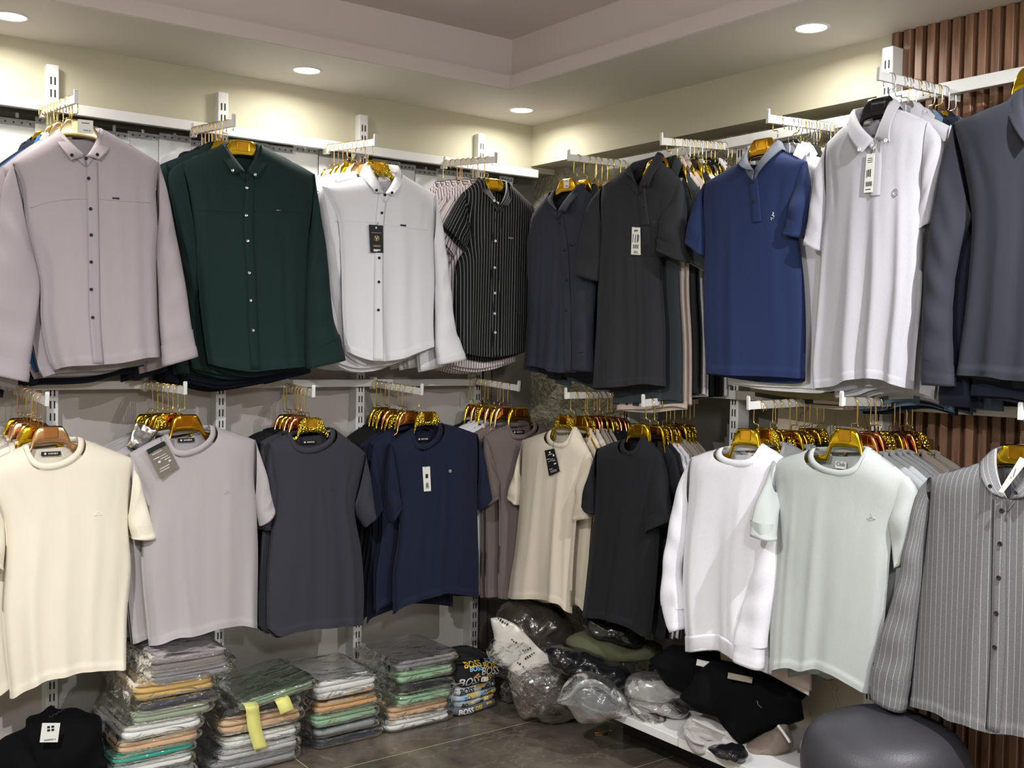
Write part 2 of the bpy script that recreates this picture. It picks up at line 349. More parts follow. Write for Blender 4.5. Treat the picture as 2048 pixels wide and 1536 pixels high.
# recessed downlights
def emit(name, col, s):
    m, nt, b = new_mat(name); b.inputs['Base Color'].default_value = (0.8, .8, .8, 1)
    b.inputs['Emission Color'].default_value = col; b.inputs['Emission Strength'].default_value = s; return m
M['lamp'] = emit('lamp_lens', (1.0, 0.97, 0.90, 1), 9.0)
where = ['over the lilac shirt at the left', 'over the gap between the green and white shirts', 'in the corner of the ceiling border', 'over the light grey polo by the walnut slats']
for k, (x, y) in enumerate(DOWNLIGHTS):
    if k > 7: continue
    d = empty('downlight', (x, y, CEIL))
    tag(d, 'round recessed downlight glowing white ' + where[k] if k < 4 else 'round recessed downlight outside the picture further along the border', 'ceiling light', 'recessed downlights round the ceiling border')
    mb = MB(); n = 40
    ring = []
    for r_, z_ in [(0.046, -0.001), (0.049, -0.004), (0.0545, -0.004), (0.058, 0.0)]:
        ring.append([(r_ * math.cos(2 * math.pi * i / n), r_ * math.sin(2 * math.pi * i / n), z_) for i in range(n)])
    V = [p for q in ring for p in q]; F = [(j * n + i, j * n + (i + 1) % n, (j + 1) * n + (i + 1) % n, (j + 1) * n + i) for j in range(3) for i in range(n)]
    mb.add(V, F); mb.build('bezel', M['white_metal'], d, smooth=True)
    MB().cyl((0, 0, -0.0012), (0, 0, 1), 0.046, 0.0016, 40).build('lens', M['lamp'], d)

# ceiling spots outside the picture, and a body for the added fill light
for (x, y, z, lab) in [(-0.74, -3.15, 2.50, 'black ceiling spotlight over the right-hand wall, outside the picture'), (-3.2, -2.35, 2.55, 'black ceiling spotlight over the left-hand wall, outside the picture')]:
    t = empty('ceiling_spotlight', (x, y, z)); tag(t, lab, 'ceiling light')
    mb = MB(); n = 28; V = []
    for r_, z_ in [(.040, .0), (.046, .0), (.046, .085), (.012, .095), (.012, .10)]: V += [(r_ * math.cos(2 * math.pi * i / n), r_ * math.sin(2 * math.pi * i / n), z_) for i in range(n)]
    mb.add(V, gridfaces_(5, n)); mb.build('housing', M['black_plastic'], t, smooth=False)
    MB().cyl((0, 0, (2.722 - z + .095) / 2), (0, 0, 1), .008, 2.722 - z - .095, 12).build('stem', M['black_plastic'], t)
t = empty('added_fill_pendant', (-2.5, -4.2, 2.25)); tag(t, 'added globe fill light on a cord behind the camera, outside the picture', 'ceiling light')
MB().cyl((0, 0, .145), (0, 0, 1), .03, .04, 20).build('cap', M['black_plastic'], t); MB().cyl((0, 0, .32), (0, 0, 1), .003, .31, 8).build('cord', M['black_plastic'], t)

# ------------------------------------------------------------------ uprights, rails, panels, shelf
def upright(name, lab, base, rz, z0, z1, bracket=True):
    """slotted steel upright: front face towards local -y"""
    t = empty(name, base, rz); tag(t, lab, 'shelf upright', 'slotted white uprights')
    MB().box((0, -0.002, (z0 + z1) / 2), (0.040, 0.062, z1 - z0)).build('post', M['white_metal'], t, bevel=0.003)
    mb = MB(); z = z1 - 0.055
    while z > z0 + 0.03:
        for s in (-.0065, .0065): mb.box((s, -0.0335, z), (0.0045, 0.002, 0.026))
        z -= 0.0425
    mb.build('slot_row', M['dark'], t)
    if bracket:
        for s in (-1, 1):
            b_ = MB().box((s * 0.034, 0.024, z1 - .095), (0.036, 0.004, 0.045)).build('fixing_lug', M['white_metal'], t, bevel=0.0015)
            MB().cyl((s * 0.040, 0.0205, z1 - .095), (0, 1, 0), 0.006, 0.004, 12).build('screw', M['chrome'], b_)
    return t
px_posts = [((106, 160), 'behind the lilac shirt'), ((446.7, 213), 'behind the dark green shirt'), ((727.5, 255), 'behind the white shirt'), ((964, 291), 'behind the pinstriped shirt by the corner')]
for (p, lab) in px_posts:
    q = on_left(p[0], p[1], 0.033)
    upright('upright', 'white slotted steel upright on the left wall ' + lab, (q[0], 0.0, 0), 0, 0.0, 2.43)
q = on_left(-260, 120, 0.033)
upright('upright', 'white slotted steel upright beyond the left edge of the view', (q[0], 0, 0), 0, 0.0, 2.43)
R90 = -math.pi / 2
q = on_right(1785, 126, 0.035)
upright('upright', 'tall white slotted upright where the walnut slats begin', (-0.03, q[1], 0), R90, 0.0, 2.455, False)
for (p, lab, zt) in [((1478, 822), 'behind the white sweatshirt, under the plaster', 2.26), ((1262, 810), 'in the shade behind the black T-shirt', 2.26)]:
    q = on_right(p[0], p[1], 0.02)
    upright('upright', 'white slotted upright on the right wall ' + lab, (-0.015, q[1], 0), R90, 0.0, zt, False)
upright('upright', 'white slotted steel upright on the slats beyond the right edge', (-0.03, -3.10, 0), R90, 0.0, 2.455, False)

def rail(name, lab, a_, b_, h, d=0.026):
    a_ = np.array(a_); b_ = np.array(b_); c = (a_ + b_) / 2; v = b_ - a_; L = np.linalg.norm(v)
    o = MB().box((0, 0, 0), (L, d, h)).build(name, M['white_metal'], None, bevel=0.002, loc=c, rot=(0, 0, math.atan2(v[1], v[0])))
    return tag(o, lab, 'rail')
rail('wall_rail', 'long white upper wall rail under the beige beam on the left wall', (-4.4, -0.047, 2.279), (0.0, -0.047, 2.288), 0.036)
rail('wall_rail', 'long white lower wall rail on the left wall behind the T-shirt hangers', (-4.4, -0.047, 1.325), (-0.30, -0.047, 1.349), 0.030)
rail('wall_rail', 'white upper wall rail on the right wall running on to the walnut slats', (-0.072, -0.62, 2.235), (-0.072, -1.86, 2.25), 0.036)
rail('wall_rail', 'white upper rail across the walnut slats at the top right', (-0.072, -1.885, 2.276), (-0.072, -3.6, 2.29), 0.038)
rail('wall_rail', 'white lower wall rail on the right wall behind the rows of gold hangers', (-0.06, -0.66, 1.313), (-0.06, -3.6, 1.36), 0.032)

# white laminate boards between the uprights
seams = [-4.4, -3.27, -2.67, -2.07, -1.47, -0.87, -0.30]
for k in range(len(seams) - 1):
    x0, x1 = seams[k], seams[k + 1]
    where_ = ['far beyond the left edge', 'beyond the left edge', 'left of the lilac shirt', 'between the lilac and green shirts', 'between the green and white shirts', 'behind the pinstriped shirt'][k]
    o = MB().box(((x0 + x1) / 2, 0.035, 1.10), (x1 - x0 - 0.004, 0.018, 2.19)).build('wall_panel', M['panel'], bevel=0.001)
    tag(o, 'white laminate wall board ' + where_, 'wall panel', 'white boards on the left wall', 'structure')
o = MB().box((-0.175, 0.08, 1.10), (0.04, 0.02, 2.19)).build('wall_panel', M['grey_panel']); tag(o, 'narrow grey board strip beside the plaster corner', 'wall panel', None, 'structure')
o = MB().box((-0.075, 0.10, 1.13), (0.12, 0.02, 2.24)).build('wall_panel', M['grey_panel']); tag(o, 'grey board in the corner next to the trowelled plaster', 'wall panel', None, 'structure')
# dark grey boards low on the right wall, veined board at their end
o = MB().box((0.11, -1.09, 0.72), (0.02, 0.66, 1.24)).build('wall_panel', M['grey_panel']); tag(o, 'grey board on the right wall behind the black T-shirt', 'wall panel', None, 'structure')
o = MB().box((0.06, -1.65, 0.66), (0.02, 0.46, 1.30)).build('wall_panel', M['crackle']); tag(o, 'beige veined board on the right wall behind the grey T-shirt', 'wall panel', None, 'structure')
# ------------------------------------------------------------------ cloth building
class Frame:
    """a hanging plane: origin at the hook's contact point, local x to the right, local y into the wall"""
    def __init__(s, H, ang):
        s.H = np.array(H, float); s.ang = ang
        s.ax = np.array([math.cos(ang), math.sin(ang), 0]); s.ay = np.array([-math.sin(ang), math.cos(ang), 0])
    def at(s, p, y=0.0):
        d = ray(*p); O = s.H + s.ay * y
        t = ((O - CAM) @ s.ay) / (d @ s.ay); q = CAM + d * t - s.H
        return np.array([q @ s.ax, q[2]])
    def many(s, ps, y=0.0): return [s.at(p, y) for p in ps]
def resample(pts, n, smooth=True, tt=None):
    P = np.array(pts, float)
    if len(P) > 2 and smooth:
        E = np.vstack([2 * P[0] - P[1], P, 2 * P[-1] - P[-2]]); out = []
        for i in range(1, len(E) - 2):
            for k in range(10):
                t = k / 10; a, b, c, d = E[i - 1], E[i], E[i + 1], E[i + 2]
                out.append(0.5 * (2 * b + (c - a) * t + (2 * a - 5 * b + 4 * c - d) * t * t + (3 * b - a - 3 * c + d) * t ** 3))
        out.append(P[-1]); P = np.array(out)
    L = np.r_[0, np.cumsum(np.linalg.norm(np.diff(P, axis=0), axis=1))]; L /= L[-1]
    x = np.linspace(0, 1, n) if tt is None else np.asarray(tt)
    return np.stack([np.interp(x, L, P[:, j]) for j in range(P.shape[1])], axis=1)
def rows(n, length, hem=0.022):
    t = np.linspace(0, 1, n); t = 0.5 * t + 0.5 * (1 - (1 - t) ** 1.5) * 0.0 + 0.5 * t ** 1.25
    h = hem / length
    return np.unique(np.r_[t[t < 1 - h - .006], 1 - h - .004, 1 - h, t[t > 1 - h + .004], 1.0])
def gridfaces(nr, nc, off=0, flip=False, wrap=False):
    F = []
    for i in range(nr - 1):
        for j in range(nc if wrap else nc - 1):
            k = (j + 1) % nc
            f = (off + i * nc + j, off + i * nc + k, off + (i + 1) * nc + k, off + (i + 1) * nc + j)
            F.append(f[::-1] if flip else f)
    return F
class Surf:
    """front surface of a garment, to lay buttons, plackets and prints on"""
    def __init__(s, U, Z, Y): s.U, s.Z, s.Y = U.ravel(), Z.ravel(), Y.ravel()
    def y(s, u, z):
        d = (s.U - u) ** 2 + (s.Z - z) ** 2; i = np.argpartition(d, 4)[:4]; w = 1 / (d[i] + 1e-6)
        return float((s.Y[i] * w).sum() / w.sum())
def body(o, NS=72, NT=64, D=0.05, Db=0.03, seed=1, fold=1.0, nfold=9, back_dip=0.012, hem_drop=0.018, collar=False):
    """front and back panel between traced edges, joined at shoulders and sides and open at neck and hem"""
    rs = np.random.RandomState(seed)
    nl, nr, low, shl, shr = [np.array(o[k]) for k in ('nl', 'nr', 'low', 'shl', 'shr')]
    hem = [np.array(p) for p in o['hem']]; L = [shl] + [np.array(p) for p in o['pl']] + [hem[0]]; R = [shr] + [np.array(p) for p in o['pr']] + [hem[-1]]
    length = abs(shl[1] - hem[0][1])
    tt = rows(NT, length); NT = len(tt)
    ns = int(NS * .3); nk = NS - 2 * ns
    def top(dip):
        a = resample([shl, (shl * .45 + nl * .55) + [0, .004], nl], ns + 1)[:-1]; c = resample([nr, (shr * .45 + nr * .55) + [0, .004], shr], ns + 1)[1:]
        th = np.linspace(math.pi, 2 * math.pi, nk); m = (nl + nr) / 2; hw = (nr[0] - nl[0]) / 2
        lw = (low if dip is None else np.array([m[0], min(nl[1], nr[1]) - dip]))
        k = np.sin(th - math.pi); u = m[0] + hw * np.cos(th) + np.clip(lw[0] - m[0], -.4 * hw, .4 * hw) * k * k
        base = nl[1] + (nr[1] - nl[1]) * (u - nl[0]) / (nr[0] - nl[0]); z = base + (lw[1] - m[1]) * ((.25 * k + .75 * (1 - np.abs(np.cos(th)))) if collar and dip is None else k ** .85)
        return np.vstack([a, np.stack([u, z], 1), c])
    Lc = resample(L, NT, tt=tt); Rc = resample(R, NT, tt=tt)
    fold_l = []
    for k in range(nfold):
        c = (k + .5 + rs.uniform(-.35, .35)) / nfold
        fold_l.append((c, rs.uniform(-.06, .06), rs.uniform(.034, .066), rs.uniform(.4, 1.0) * (1 if rs.rand() < .62 else -1) * 0.0160 * fold, rs.uniform(.02, .38)))
    fold_l = [(c, b, w * (1.6 if a < 0 else 1), a * (.62 if a < 0 else 1), t0) for c, b, w, a, t0 in fold_l]
    ph = rs.uniform(0, 6.28, 8)
    V = []; UV = []; out = []
    zs = lambda u: np.interp(u, [shl[0], nl[0], nr[0], shr[0]], [shl[1], nl[1], nr[1], shr[1]])
    for side in (0, 1):
        Tc = top(None if side == 0 else back_dip)
        n = len(Tc); s = np.linspace(0, 1, n)
        hm = hem if side == 0 else [h - np.array([0, hem_drop * (0.25 + math.sin(math.pi * i / max(1, len(hem) - 1)))]) for i, h in enumerate(hem)]
        # columns on the hem spread like the top's own spacing so that cloth hangs straight down
        ss = (Tc[:, 0] - Tc[0, 0]) / (Tc[-1, 0] - Tc[0, 0]); ss = np.clip(.75 * ss + .25 * s, 0, 1)
        Hc = resample(hm, n, tt=ss)
        l, r = Lc.copy(), Rc.copy()
        if side: l[:, 1] -= (tt ** 3) * (hem[0][1] - hm[0][1]); r[:, 1] -= (tt ** 3) * (hem[-1][1] - hm[-1][1])
        t_ = tt[:, None, None]; s_ = ss[None, :, None]
        # the neck opening only bends the cloth near the top; below it the panel hangs from the straight shoulder line
        zline = np.interp(Tc[:, 0], [shl[0], nl[0], nr[0], shr[0]], [shl[1], nl[1], nr[1], shr[1]])
        Tb = np.stack([Tc[0, 0] + (Tc[-1, 0] - Tc[0, 0]) * ss, zline], 1); kk = np.ones(7) / 7
        zb = np.convolve(np.r_[[Tb[0, 1]] * 3, Tb[:, 1], [Tb[-1, 1]] * 3], kk, 'valid'); Tb[:, 1] = zb
        dev = Tc - Tb; devs = np.empty((NT, n, 2)); cur = dev.copy(); done = 0
        for i in range(NT):
            want = int(90 * min(1, max(0, tt[i] - .004) / .16))
            while done < want: cur = np.vstack([cur[:1], .25 * cur[:-2] + .5 * cur[1:-1] + .25 * cur[2:], cur[-1:]]); done += 1
            devs[i] = cur
        g_ = np.clip(1 - tt / .27, 0, 1)[:, None, None] ** 2
        P = (1 - t_) * Tb[None] + t_ * Hc[None] + (1 - s_) * l[:, None] + s_ * r[:, None] \
            - ((1 - s_) * (1 - t_) * Tb[0] + s_ * (1 - t_) * Tb[-1] + (1 - s_) * t_ * Hc[0] + s_ * t_ * Hc[-1]) + devs * g_
        U, Z = P[..., 0], P[..., 1]
        x = np.clip((zs(U) - Z) / 0.075, 0, 1); q = np.sqrt(np.clip(1 - (1 - x) ** 2, 0, 1))
        prof = np.sqrt(np.clip(1 - np.abs(2 * ss - 1) ** 2.8, 0, 1))[None, :]
        sg = -1 if side == 0 else 1
        Y = sg * (D if side == 0 else Db) * q * prof * (1 - .12 * tt[:, None])
        f = np.zeros_like(Y)
        for (c, b, w, a, t0) in fold_l:
            rr = np.clip((tt[:, None] - t0) / (1 - t0), 0, 1) ** .8
            f += a * rr * np.exp(-((ss[None] - (c + b * tt[:, None])) / (w * (0.7 + .6 * tt[:, None]))) ** 2)
        f += 0.0045 * fold * np.sin(5 * ss[None] * 2 + 2.5 * tt[:, None] + ph[0]) * tt[:, None]
        # tension creases that run from the shoulder ends down to the chest
        for sd in (0, 1):
            a_ = ss[None] if sd == 0 else 1 - ss[None]
            f -= 0.0028 * fold * np.exp(-((a_ - .10 - .22 * tt[:, None]) / .035) ** 2) * np.exp(-((tt[:, None] - .2) / .13) ** 2)
        edge = np.clip(np.minimum(ss, 1 - ss) / .05, 0, 1)[None]
        Y = Y + sg * (-1) * 0 + (-f if side == 0 else f) * edge * np.clip(q, 0, 1)
        hl = 1 - 0.022 / length
        Y = Y + np.where(tt[:, None] >= hl - 1e-6, sg * 0.0016, 0)
        base = len(V)
        V += [(U[i, j], Y[i, j], Z[i, j]) for i in range(NT) for j in range(n)]
        UV += [(U[i, j] + side * 3, Z[i, j]) for i in range(NT) for j in range(n)]
        out.append((base, n, U, Z, Y))
    F = gridfaces(NT, out[0][1], out[0][0]) + gridfaces(NT, out[1][1], out[1][0], True)
    # sew the two panels along sides and shoulders
    n = out[0][1]; b0, b1 = out[0][0], out[1][0]
    for i in range(NT - 1):
        F.append((b0 + i * n, b0 + (i + 1) * n, b1 + (i + 1) * n, b1 + i * n)); F.append((b0 + i * n + n - 1, b1 + i * n + n - 1, b1 + (i + 1) * n + n - 1, b0 + (i + 1) * n + n - 1))
    for j in range(n - 1):
        if j < ns or j >= n - 1 - ns: F.append((b0 + j, b1 + j, b1 + j + 1, b0 + j + 1))
    surf = Surf(out[0][2], out[0][3], out[0][4])
    return V, F, UV, surf
def sleeve(outer, inner, K=26, Mr=22, y0=0.0, y1=0.0, d0=0.018, d1=0.03, seed=3, fold=1.0, lip=True, t0=0.0, t1=1.0, grow=1.0, front_d=None, power=.85):
    rs = np.random.RandomState(seed); tt = np.linspace(t0, t1, K)
    hemt = max(t0 + .01, t1 - .05)
    if lip and K > 8: tt = np.unique(np.r_[tt[np.abs(tt - hemt) > .012], hemt - .006, hemt]); K = len(tt)
    O = resample(outer, K, tt=tt); I = resample(inner, K, tt=tt)
    ph = rs.uniform(0, 6.28, 6); V = []; UV = []
    Ls = np.linalg.norm(np.array(outer[0]) - np.array(outer[-1]))
    def ring(c, h, y, d, t, sc, dz=0.0):
        for j in range(Mr):
            th = 2 * math.pi * j / Mr; cs, sn = math.cos(th), math.sin(th)
            cc = math.copysign(abs(cs) ** power, cs); s2 = math.copysign(abs(sn) ** power, sn)
            f = fold * min(1, t * 4) * (0.0035 * math.sin(7 * t + 2 * th + ph[0]) + 0.003 * math.sin(15 * t * (Ls / .3) + th + ph[1]) + 0.0025 * math.sin(4 * th + 5 * t + ph[2]))
            dd = (d + f) if d > .012 else d
            V.append((c[0] + h[0] * cc * sc, y - dd * s2 * sc, c[1] + h[1] * cc * sc + dz)); UV.append((j / Mr * .34 + 7, -t * Ls))
    for k in range(K):
        t = tt[k]; c = (O[k] + I[k]) / 2; h = (O[k] - I[k]) / 2 * grow
        e = min(1.0, t / .3); d = d0 + (d1 - d0) * (e * e * (3 - 2 * e))
        y = y0 + (y1 - y0) * (t * t * (3 - 2 * t))
        ring(c, h, y, d, t, 1.0 + (.03 if (lip and t >= hemt - 1e-6) else 0))
    F = gridfaces(K, Mr, 0, False, True)
    if lip:
        c = (O[-1] + I[-1]) / 2; h = (O[-1] - I[-1]) / 2 * grow
        up = (O[-2] + I[-2]) / 2 - c; up /= np.linalg.norm(up) + 1e-9
        for (sc, m) in ((.93, 0.0), (.90, .012), (.88, .05)):
            cc = c + up * m; ring(cc, h, y1, d1, t1, sc)
        F += [tuple(q + (K - 1) * Mr for q in f) for f in gridfaces(4, Mr, 0, False, True)]
    return V, F, UV
def neckband(o, D, w=0.018, n=44, Db=0.03):
    """ribbed crew-neck band, a rounded ring in the neck opening"""
    nl, nr, low = [np.array(o[k]) for k in ('nl', 'nr', 'low')]; m = (nl + nr) / 2; hw = (nr[0] - nl[0]) / 2
    V = []; UV = []; nc = 7
    for i in range(2 * n):
        th = math.pi * i / n + math.pi     # pi..2pi is the front
        k = math.sin(th - math.pi)
        u = m[0] + hw * math.cos(th); tl = nl[1] + (nr[1] - nl[1]) * (u - nl[0]) / (nr[0] - nl[0])
        if k >= 0:
            kk = k ** .85; O = np.array([u + max(-.4 * hw, min(.4 * hw, low[0] - m[0])) * k * k, -D * .96 * k ** .7, tl + (low[1] - m[1]) * kk])
        else: O = np.array([u, Db * .9 * abs(k) ** .7, tl - .012 * abs(k)])
        inn = np.array([-math.cos(th) * .55 - (low[0] - m[0]) * 0, 0.0, 1.0 if k >= 0 else .9])
        inn = np.array([-math.cos(th), 0.12 * (1 if k >= 0 else -1) * abs(k), 0.25 + .75 * abs(k)]); inn /= np.linalg.norm(inn)
        nrm = np.array([0.35 * math.cos(th), -1.0 if k >= 0 else -.4, 0.2]); nrm /= np.linalg.norm(nrm)
        for c in range(nc):
            a = c / (nc - 1)
            pos = [(0, .0005), (0.02, .0028), (.5, .0040), (.95, .0036), (1.0, .001), (.95, -.002), (.4, -.003)][c]
            V.append(O + inn * w * pos[0] + nrm * pos[1]); UV.append((i / n * .3, a * .02))
    return V, gridfaces(2 * n, nc, 0, True)[:] + [((2 * n - 1) * nc + j, 0 * nc + j, j + 1, (2 * n - 1) * nc + j + 1)[::-1] for j in range(nc - 1)], UV
def collar_mesh(c, back=0.048, lift=0.010, leaf=0.047):
    """turn-down shirt collar: one ribbon from the left point round the back of the neck to the right point"""
    A = []; B = []
    g = lambda k: np.array([c[k][0], c[k][1]])
    n1, n2 = 12, 14
    tl, tr, V_, ol, orr, pl, pr = [g(k) for k in ('topL', 'topR', 'V', 'outL', 'outR', 'tipL', 'tipR')]
    Vl, Vr = V_ + [-.002, 0], V_ + [.002, 0]
    def leafpts(top, vee, out, tip):
        a = []; b = []
        for i in range(n1 + 1):
            t = i / n1; y = -.056 * math.sin(t * math.pi / 2) ** .9
            p = top + (vee - top) * t + np.array([np.sign(top[0] - vee[0]) * .006 * math.sin(math.pi * t), 0]); a.append((p[0], y + .004, p[1]))
            p = out + (tip - out) * t + np.array([np.sign(out[0] - tip[0]) * .004 * math.sin(math.pi * t), 0]); b.append((p[0], -.014 - .054 * math.sin(t * math.pi / 2) ** .9, p[1]))
        return a, b
    la, lb = leafpts(tl, Vl, ol, pl); ra, rb = leafpts(tr, Vr, orr, pr)
    ba = []; bb = []
    for i in range(1, n2):
        th = math.pi * i / n2; m = (tl + tr) / 2; hw = (tr[0] - tl[0]) / 2
        u = m[0] - hw * math.cos(th); z = tl[1] + (tr[1] - tl[1]) * i / n2 + lift * math.sin(th); ba.append((u, .004 + back * math.sin(th), z))
        m = (ol + orr) / 2; hw = (orr[0] - ol[0]) / 2; u = m[0] - hw * math.cos(th); z2 = ol[1] + (orr[1] - ol[1]) * i / n2
        bb.append((u, -.014 + (back + .022) * math.sin(th), z2 + (z - leaf + .004 - z2) * math.sin(th)))
    A = la[::-1] + ba + ra; B = lb[::-1] + bb + rb
    A, B = np.array(A), np.array(B); nw = 8; V = []; UV = []
    for i in range(len(A)):
        for k in range(nw):
            w = k / (nw - 1); p = A[i] * (1 - w) + B[i] * w
            out = np.array([p[0] - (tl[0] + tr[0]) / 2, p[1] - .0, 0]); out /= np.linalg.norm(out) + 1e-9
            roll = (1 - (1 - min(1, w / .25)) ** 2) * .007 * (1 - .5 * w)
            V.append(p + out * roll); UV.append((w * .05 + .7, i * .012))
    F = gridfaces(len(A), nw)
    # stand inside the fold
    SV = []; SF = []; SU = []
    cx = (tl[0] + tr[0]) / 2
    for i in range(len(A)):
        for k in range(4):
            w = k / 3; p = A[i].copy(); out = np.array([p[0] - cx, p[1], 0]); out /= np.linalg.norm(out) + 1e-9
            SV.append(p + out * (-.002 + .008 * w) + np.array([0, 0, -.034 * w])); SU.append((w * .04, i * .012))
    return (V, F, UV), (SV, gridfaces(len(A), 4, 0, True), SU)
def solid(o, th, offset=0.0):
    m = o.modifiers.new('thickness', 'SOLIDIFY'); m.thickness = th; m.offset = offset; return o
def decal(parent, name, surf, u0, u1, z0, z1, mat, lift=0.002, th=0.0012, nu=4, nz=4, skew=0.0, uvo=0.0):
    V = []; UV = []
    for i in range(nz):
        for j in range(nu):
            z = z1 + (z0 - z1) * i / (nz - 1); u = u0 + (u1 - u0) * j / (nu - 1) + skew * i / (nz - 1)
            V.append((u, surf.y(u, z) - lift, z)); UV.append((u + uvo, z))
    o = obj(name, mesh(name, V, gridfaces(nz, nu), UV), mat, parent)
    if th: solid(o, th)
    return o
def strip(parent, name, surf, path, w, mat, lift=0.0025, th=0.0015, n=40, uvo=0.0, nw=5):
    P = resample(path, n); V = []; UV = []
    for i in range(n):
        for j in range(nw):
            u = P[i, 0] + (j / (nw - 1) - .5) * w; z = P[i, 1]; V.append((u, surf.y(u, z) - lift - .001 * (1 if 0 < j < nw - 1 else 0), z)); UV.append((u + uvo, z))
    o = obj(name, mesh(name, V, gridfaces(n, nw), UV), mat, parent)
    if th: solid(o, th)
    return o
def seam(parent, name, surf, path, mat, r=0.0009, n=30, lift=0.0004):
    P = resample(path, n)
    return MB().tube([(p[0], surf.y(p[0], p[1]) - lift, p[1]) for p in P], r, 5).build(name, mat, parent, smooth=True)
def button(parent, surf, u, z, mat, r=0.0055, lift=0.0045, y=None):
    yy = surf.y(u, z) - lift if y is None else y
    mb = MB(); n = 18
    prof = [(r * .72, -.0022), (r, -.0016), (r, .0014)]
    V = [(0, -.0012, 0)] + [(a * math.cos(2 * math.pi * i / n), b, a * math.sin(2 * math.pi * i / n)) for a, b in [(r * .6, -.0012)] + prof for i in range(n)]
    F = [(0, 1 + i, 1 + (i + 1) % n) for i in range(n)] + [(1 + j * n + i, 1 + (j + 1) * n + i, 1 + (j + 1) * n + (i + 1) % n, 1 + j * n + (i + 1) % n) for j in range(3) for i in range(n)]
    mb.add(V, F); return mb.build('button', mat, parent, smooth=True, loc=(u, yy, z))
_txt = {}
def text_mesh(s, size, depth=0.0003, align='CENTER', bold=0.0, sx=1.0):
    key = (s, size, depth, align, bold, sx)
    if key in _txt: return _txt[key].copy()
    cu = bpy.data.curves.new('txt', 'FONT'); cu.body = s; cu.size = size; cu.extrude = depth; cu.align_x = align; cu.align_y = 'CENTER'; cu.offset = bold
    cu.resolution_u = 3
    o = bpy.data.objects.new('txt', cu); COL.objects.link(o); dg = bpy.context.evaluated_depsgraph_get(); dg.update()
    me = bpy.data.meshes.new_from_object(o.evaluated_get(dg)); bpy.data.objects.remove(o); bpy.data.curves.remove(cu)
    me.transform(Matrix.Scale(sx, 4, (1, 0, 0))); _txt[key] = me; return me.copy()
def text(parent, s, size, loc, mat, rot=(math.pi / 2, 0, 0), name='lettering', **k):
    me = text_mesh(s, size, **k); me.materials.clear(); me.materials.append(mat)
    return obj(name, me, None, parent, loc, rot)
def bars(parent, name, c, w, h, n, mat, seed=1, y=-.0008, vert=True):
    """a bar code or lines of small print"""
    rs = random.Random(seed); mb = MB(); x = -w / 2
    for i in range(n):
        bw = w / n * rs.uniform(.25, .75)
        if vert: mb.box((c[0] - w / 2 + w * (i + .5) / n, y, c[1]), (bw, .0003, h))
        else: mb.box((c[0] - w * .0 + rs.uniform(-.1, 0) * w * .5, y, c[1] + h / 2 - h * (i + .5) / n), (w * rs.uniform(.6, 1), .0003, h / n * .4))
    return mb.build(name, mat, parent)

# ------------------------------------------------------------------ hangers and arms
def hanger_body_mesh(wl, wr, top):
    """gold plastic hanger; wl, wr its reach to either side, top(x) the cloth line it has to stay under (hanger coordinates)"""
    st = [(0, 0), (.018, 0), (.034, -.001), (.041, -.008), (.050, -.024), (.064, -.044), (.085, -.064), (.115, -.084), (.150, -.103), (.178, -.117), (.188, -.124), (.196, -.131)]
    bt = [-.056, -.0565, -.0585, -.060, -.0625, -.068, -.081, -.102, -.122, -.136, -.138, -.135]
    th = [.0075, .0075, .0075, .0075, .0075, .0074, .0066, .0052, .0045, .0042, .004, .002]
    X = []
    for sg, w in ((-1, wl), (1, wr)):
        half = []
        for (x, zt), zb, t in zip(st, bt, th):
            x2 = x if x <= .05 else .05 + (x - .05) * max(.02, w - .05) / (.196 - .05)
            if x2 > .055:
                lim = top(sg * x2) - .009 - .010 * min(1, (x2 - .055) / .03); d_ = min(0, lim - zt); zt += d_; zb = min(zb + d_, zt - .004)
            half.append((sg * x2, zt, zb, t))
        X = half[::-1] if sg < 0 else X + half[1:]
    V = []; n = 14
    for (x, zt, zb, t) in X:
        c = (zt + zb) / 2; h = (zt - zb) / 2
        for j in range(n):
            a = 2 * math.pi * j / n; cs, sn = math.cos(a), math.sin(a)
            V.append((x, -t * math.copysign(abs(sn) ** .75, sn), c + h * math.copysign(abs(cs) ** .6, cs)))
    F = gridfaces(len(X), n, 0, False, True); F.append(tuple(range(n))); F.append(tuple(len(V) - 1 - j for j in range(n)))
    return mesh('hanger_body', V, F)
def hook_mesh(drop, mir=1, wide=0.019):
    p = [(0, -drop - .006), (0, -drop + .014), (.002, -drop + .017), (.016, -drop + .018), (wide, -drop + .021), (wide + .001, -drop + .03), (wide, -.024)]
    for i in range(11):
        a = math.pi * i / 10; p.append((wide * math.cos(a), -wide + .0035 + wide * math.sin(a) * .9))
    p += [(-wide, -.026), (-wide + .001, -.034)]
    pts = [(x * mir, 0, z) for x, z in p]
    mb = MB(); mb.tube(pts, 0.0018, 7); return mesh('hook', mb.V, mb.F)
_hooks = {}
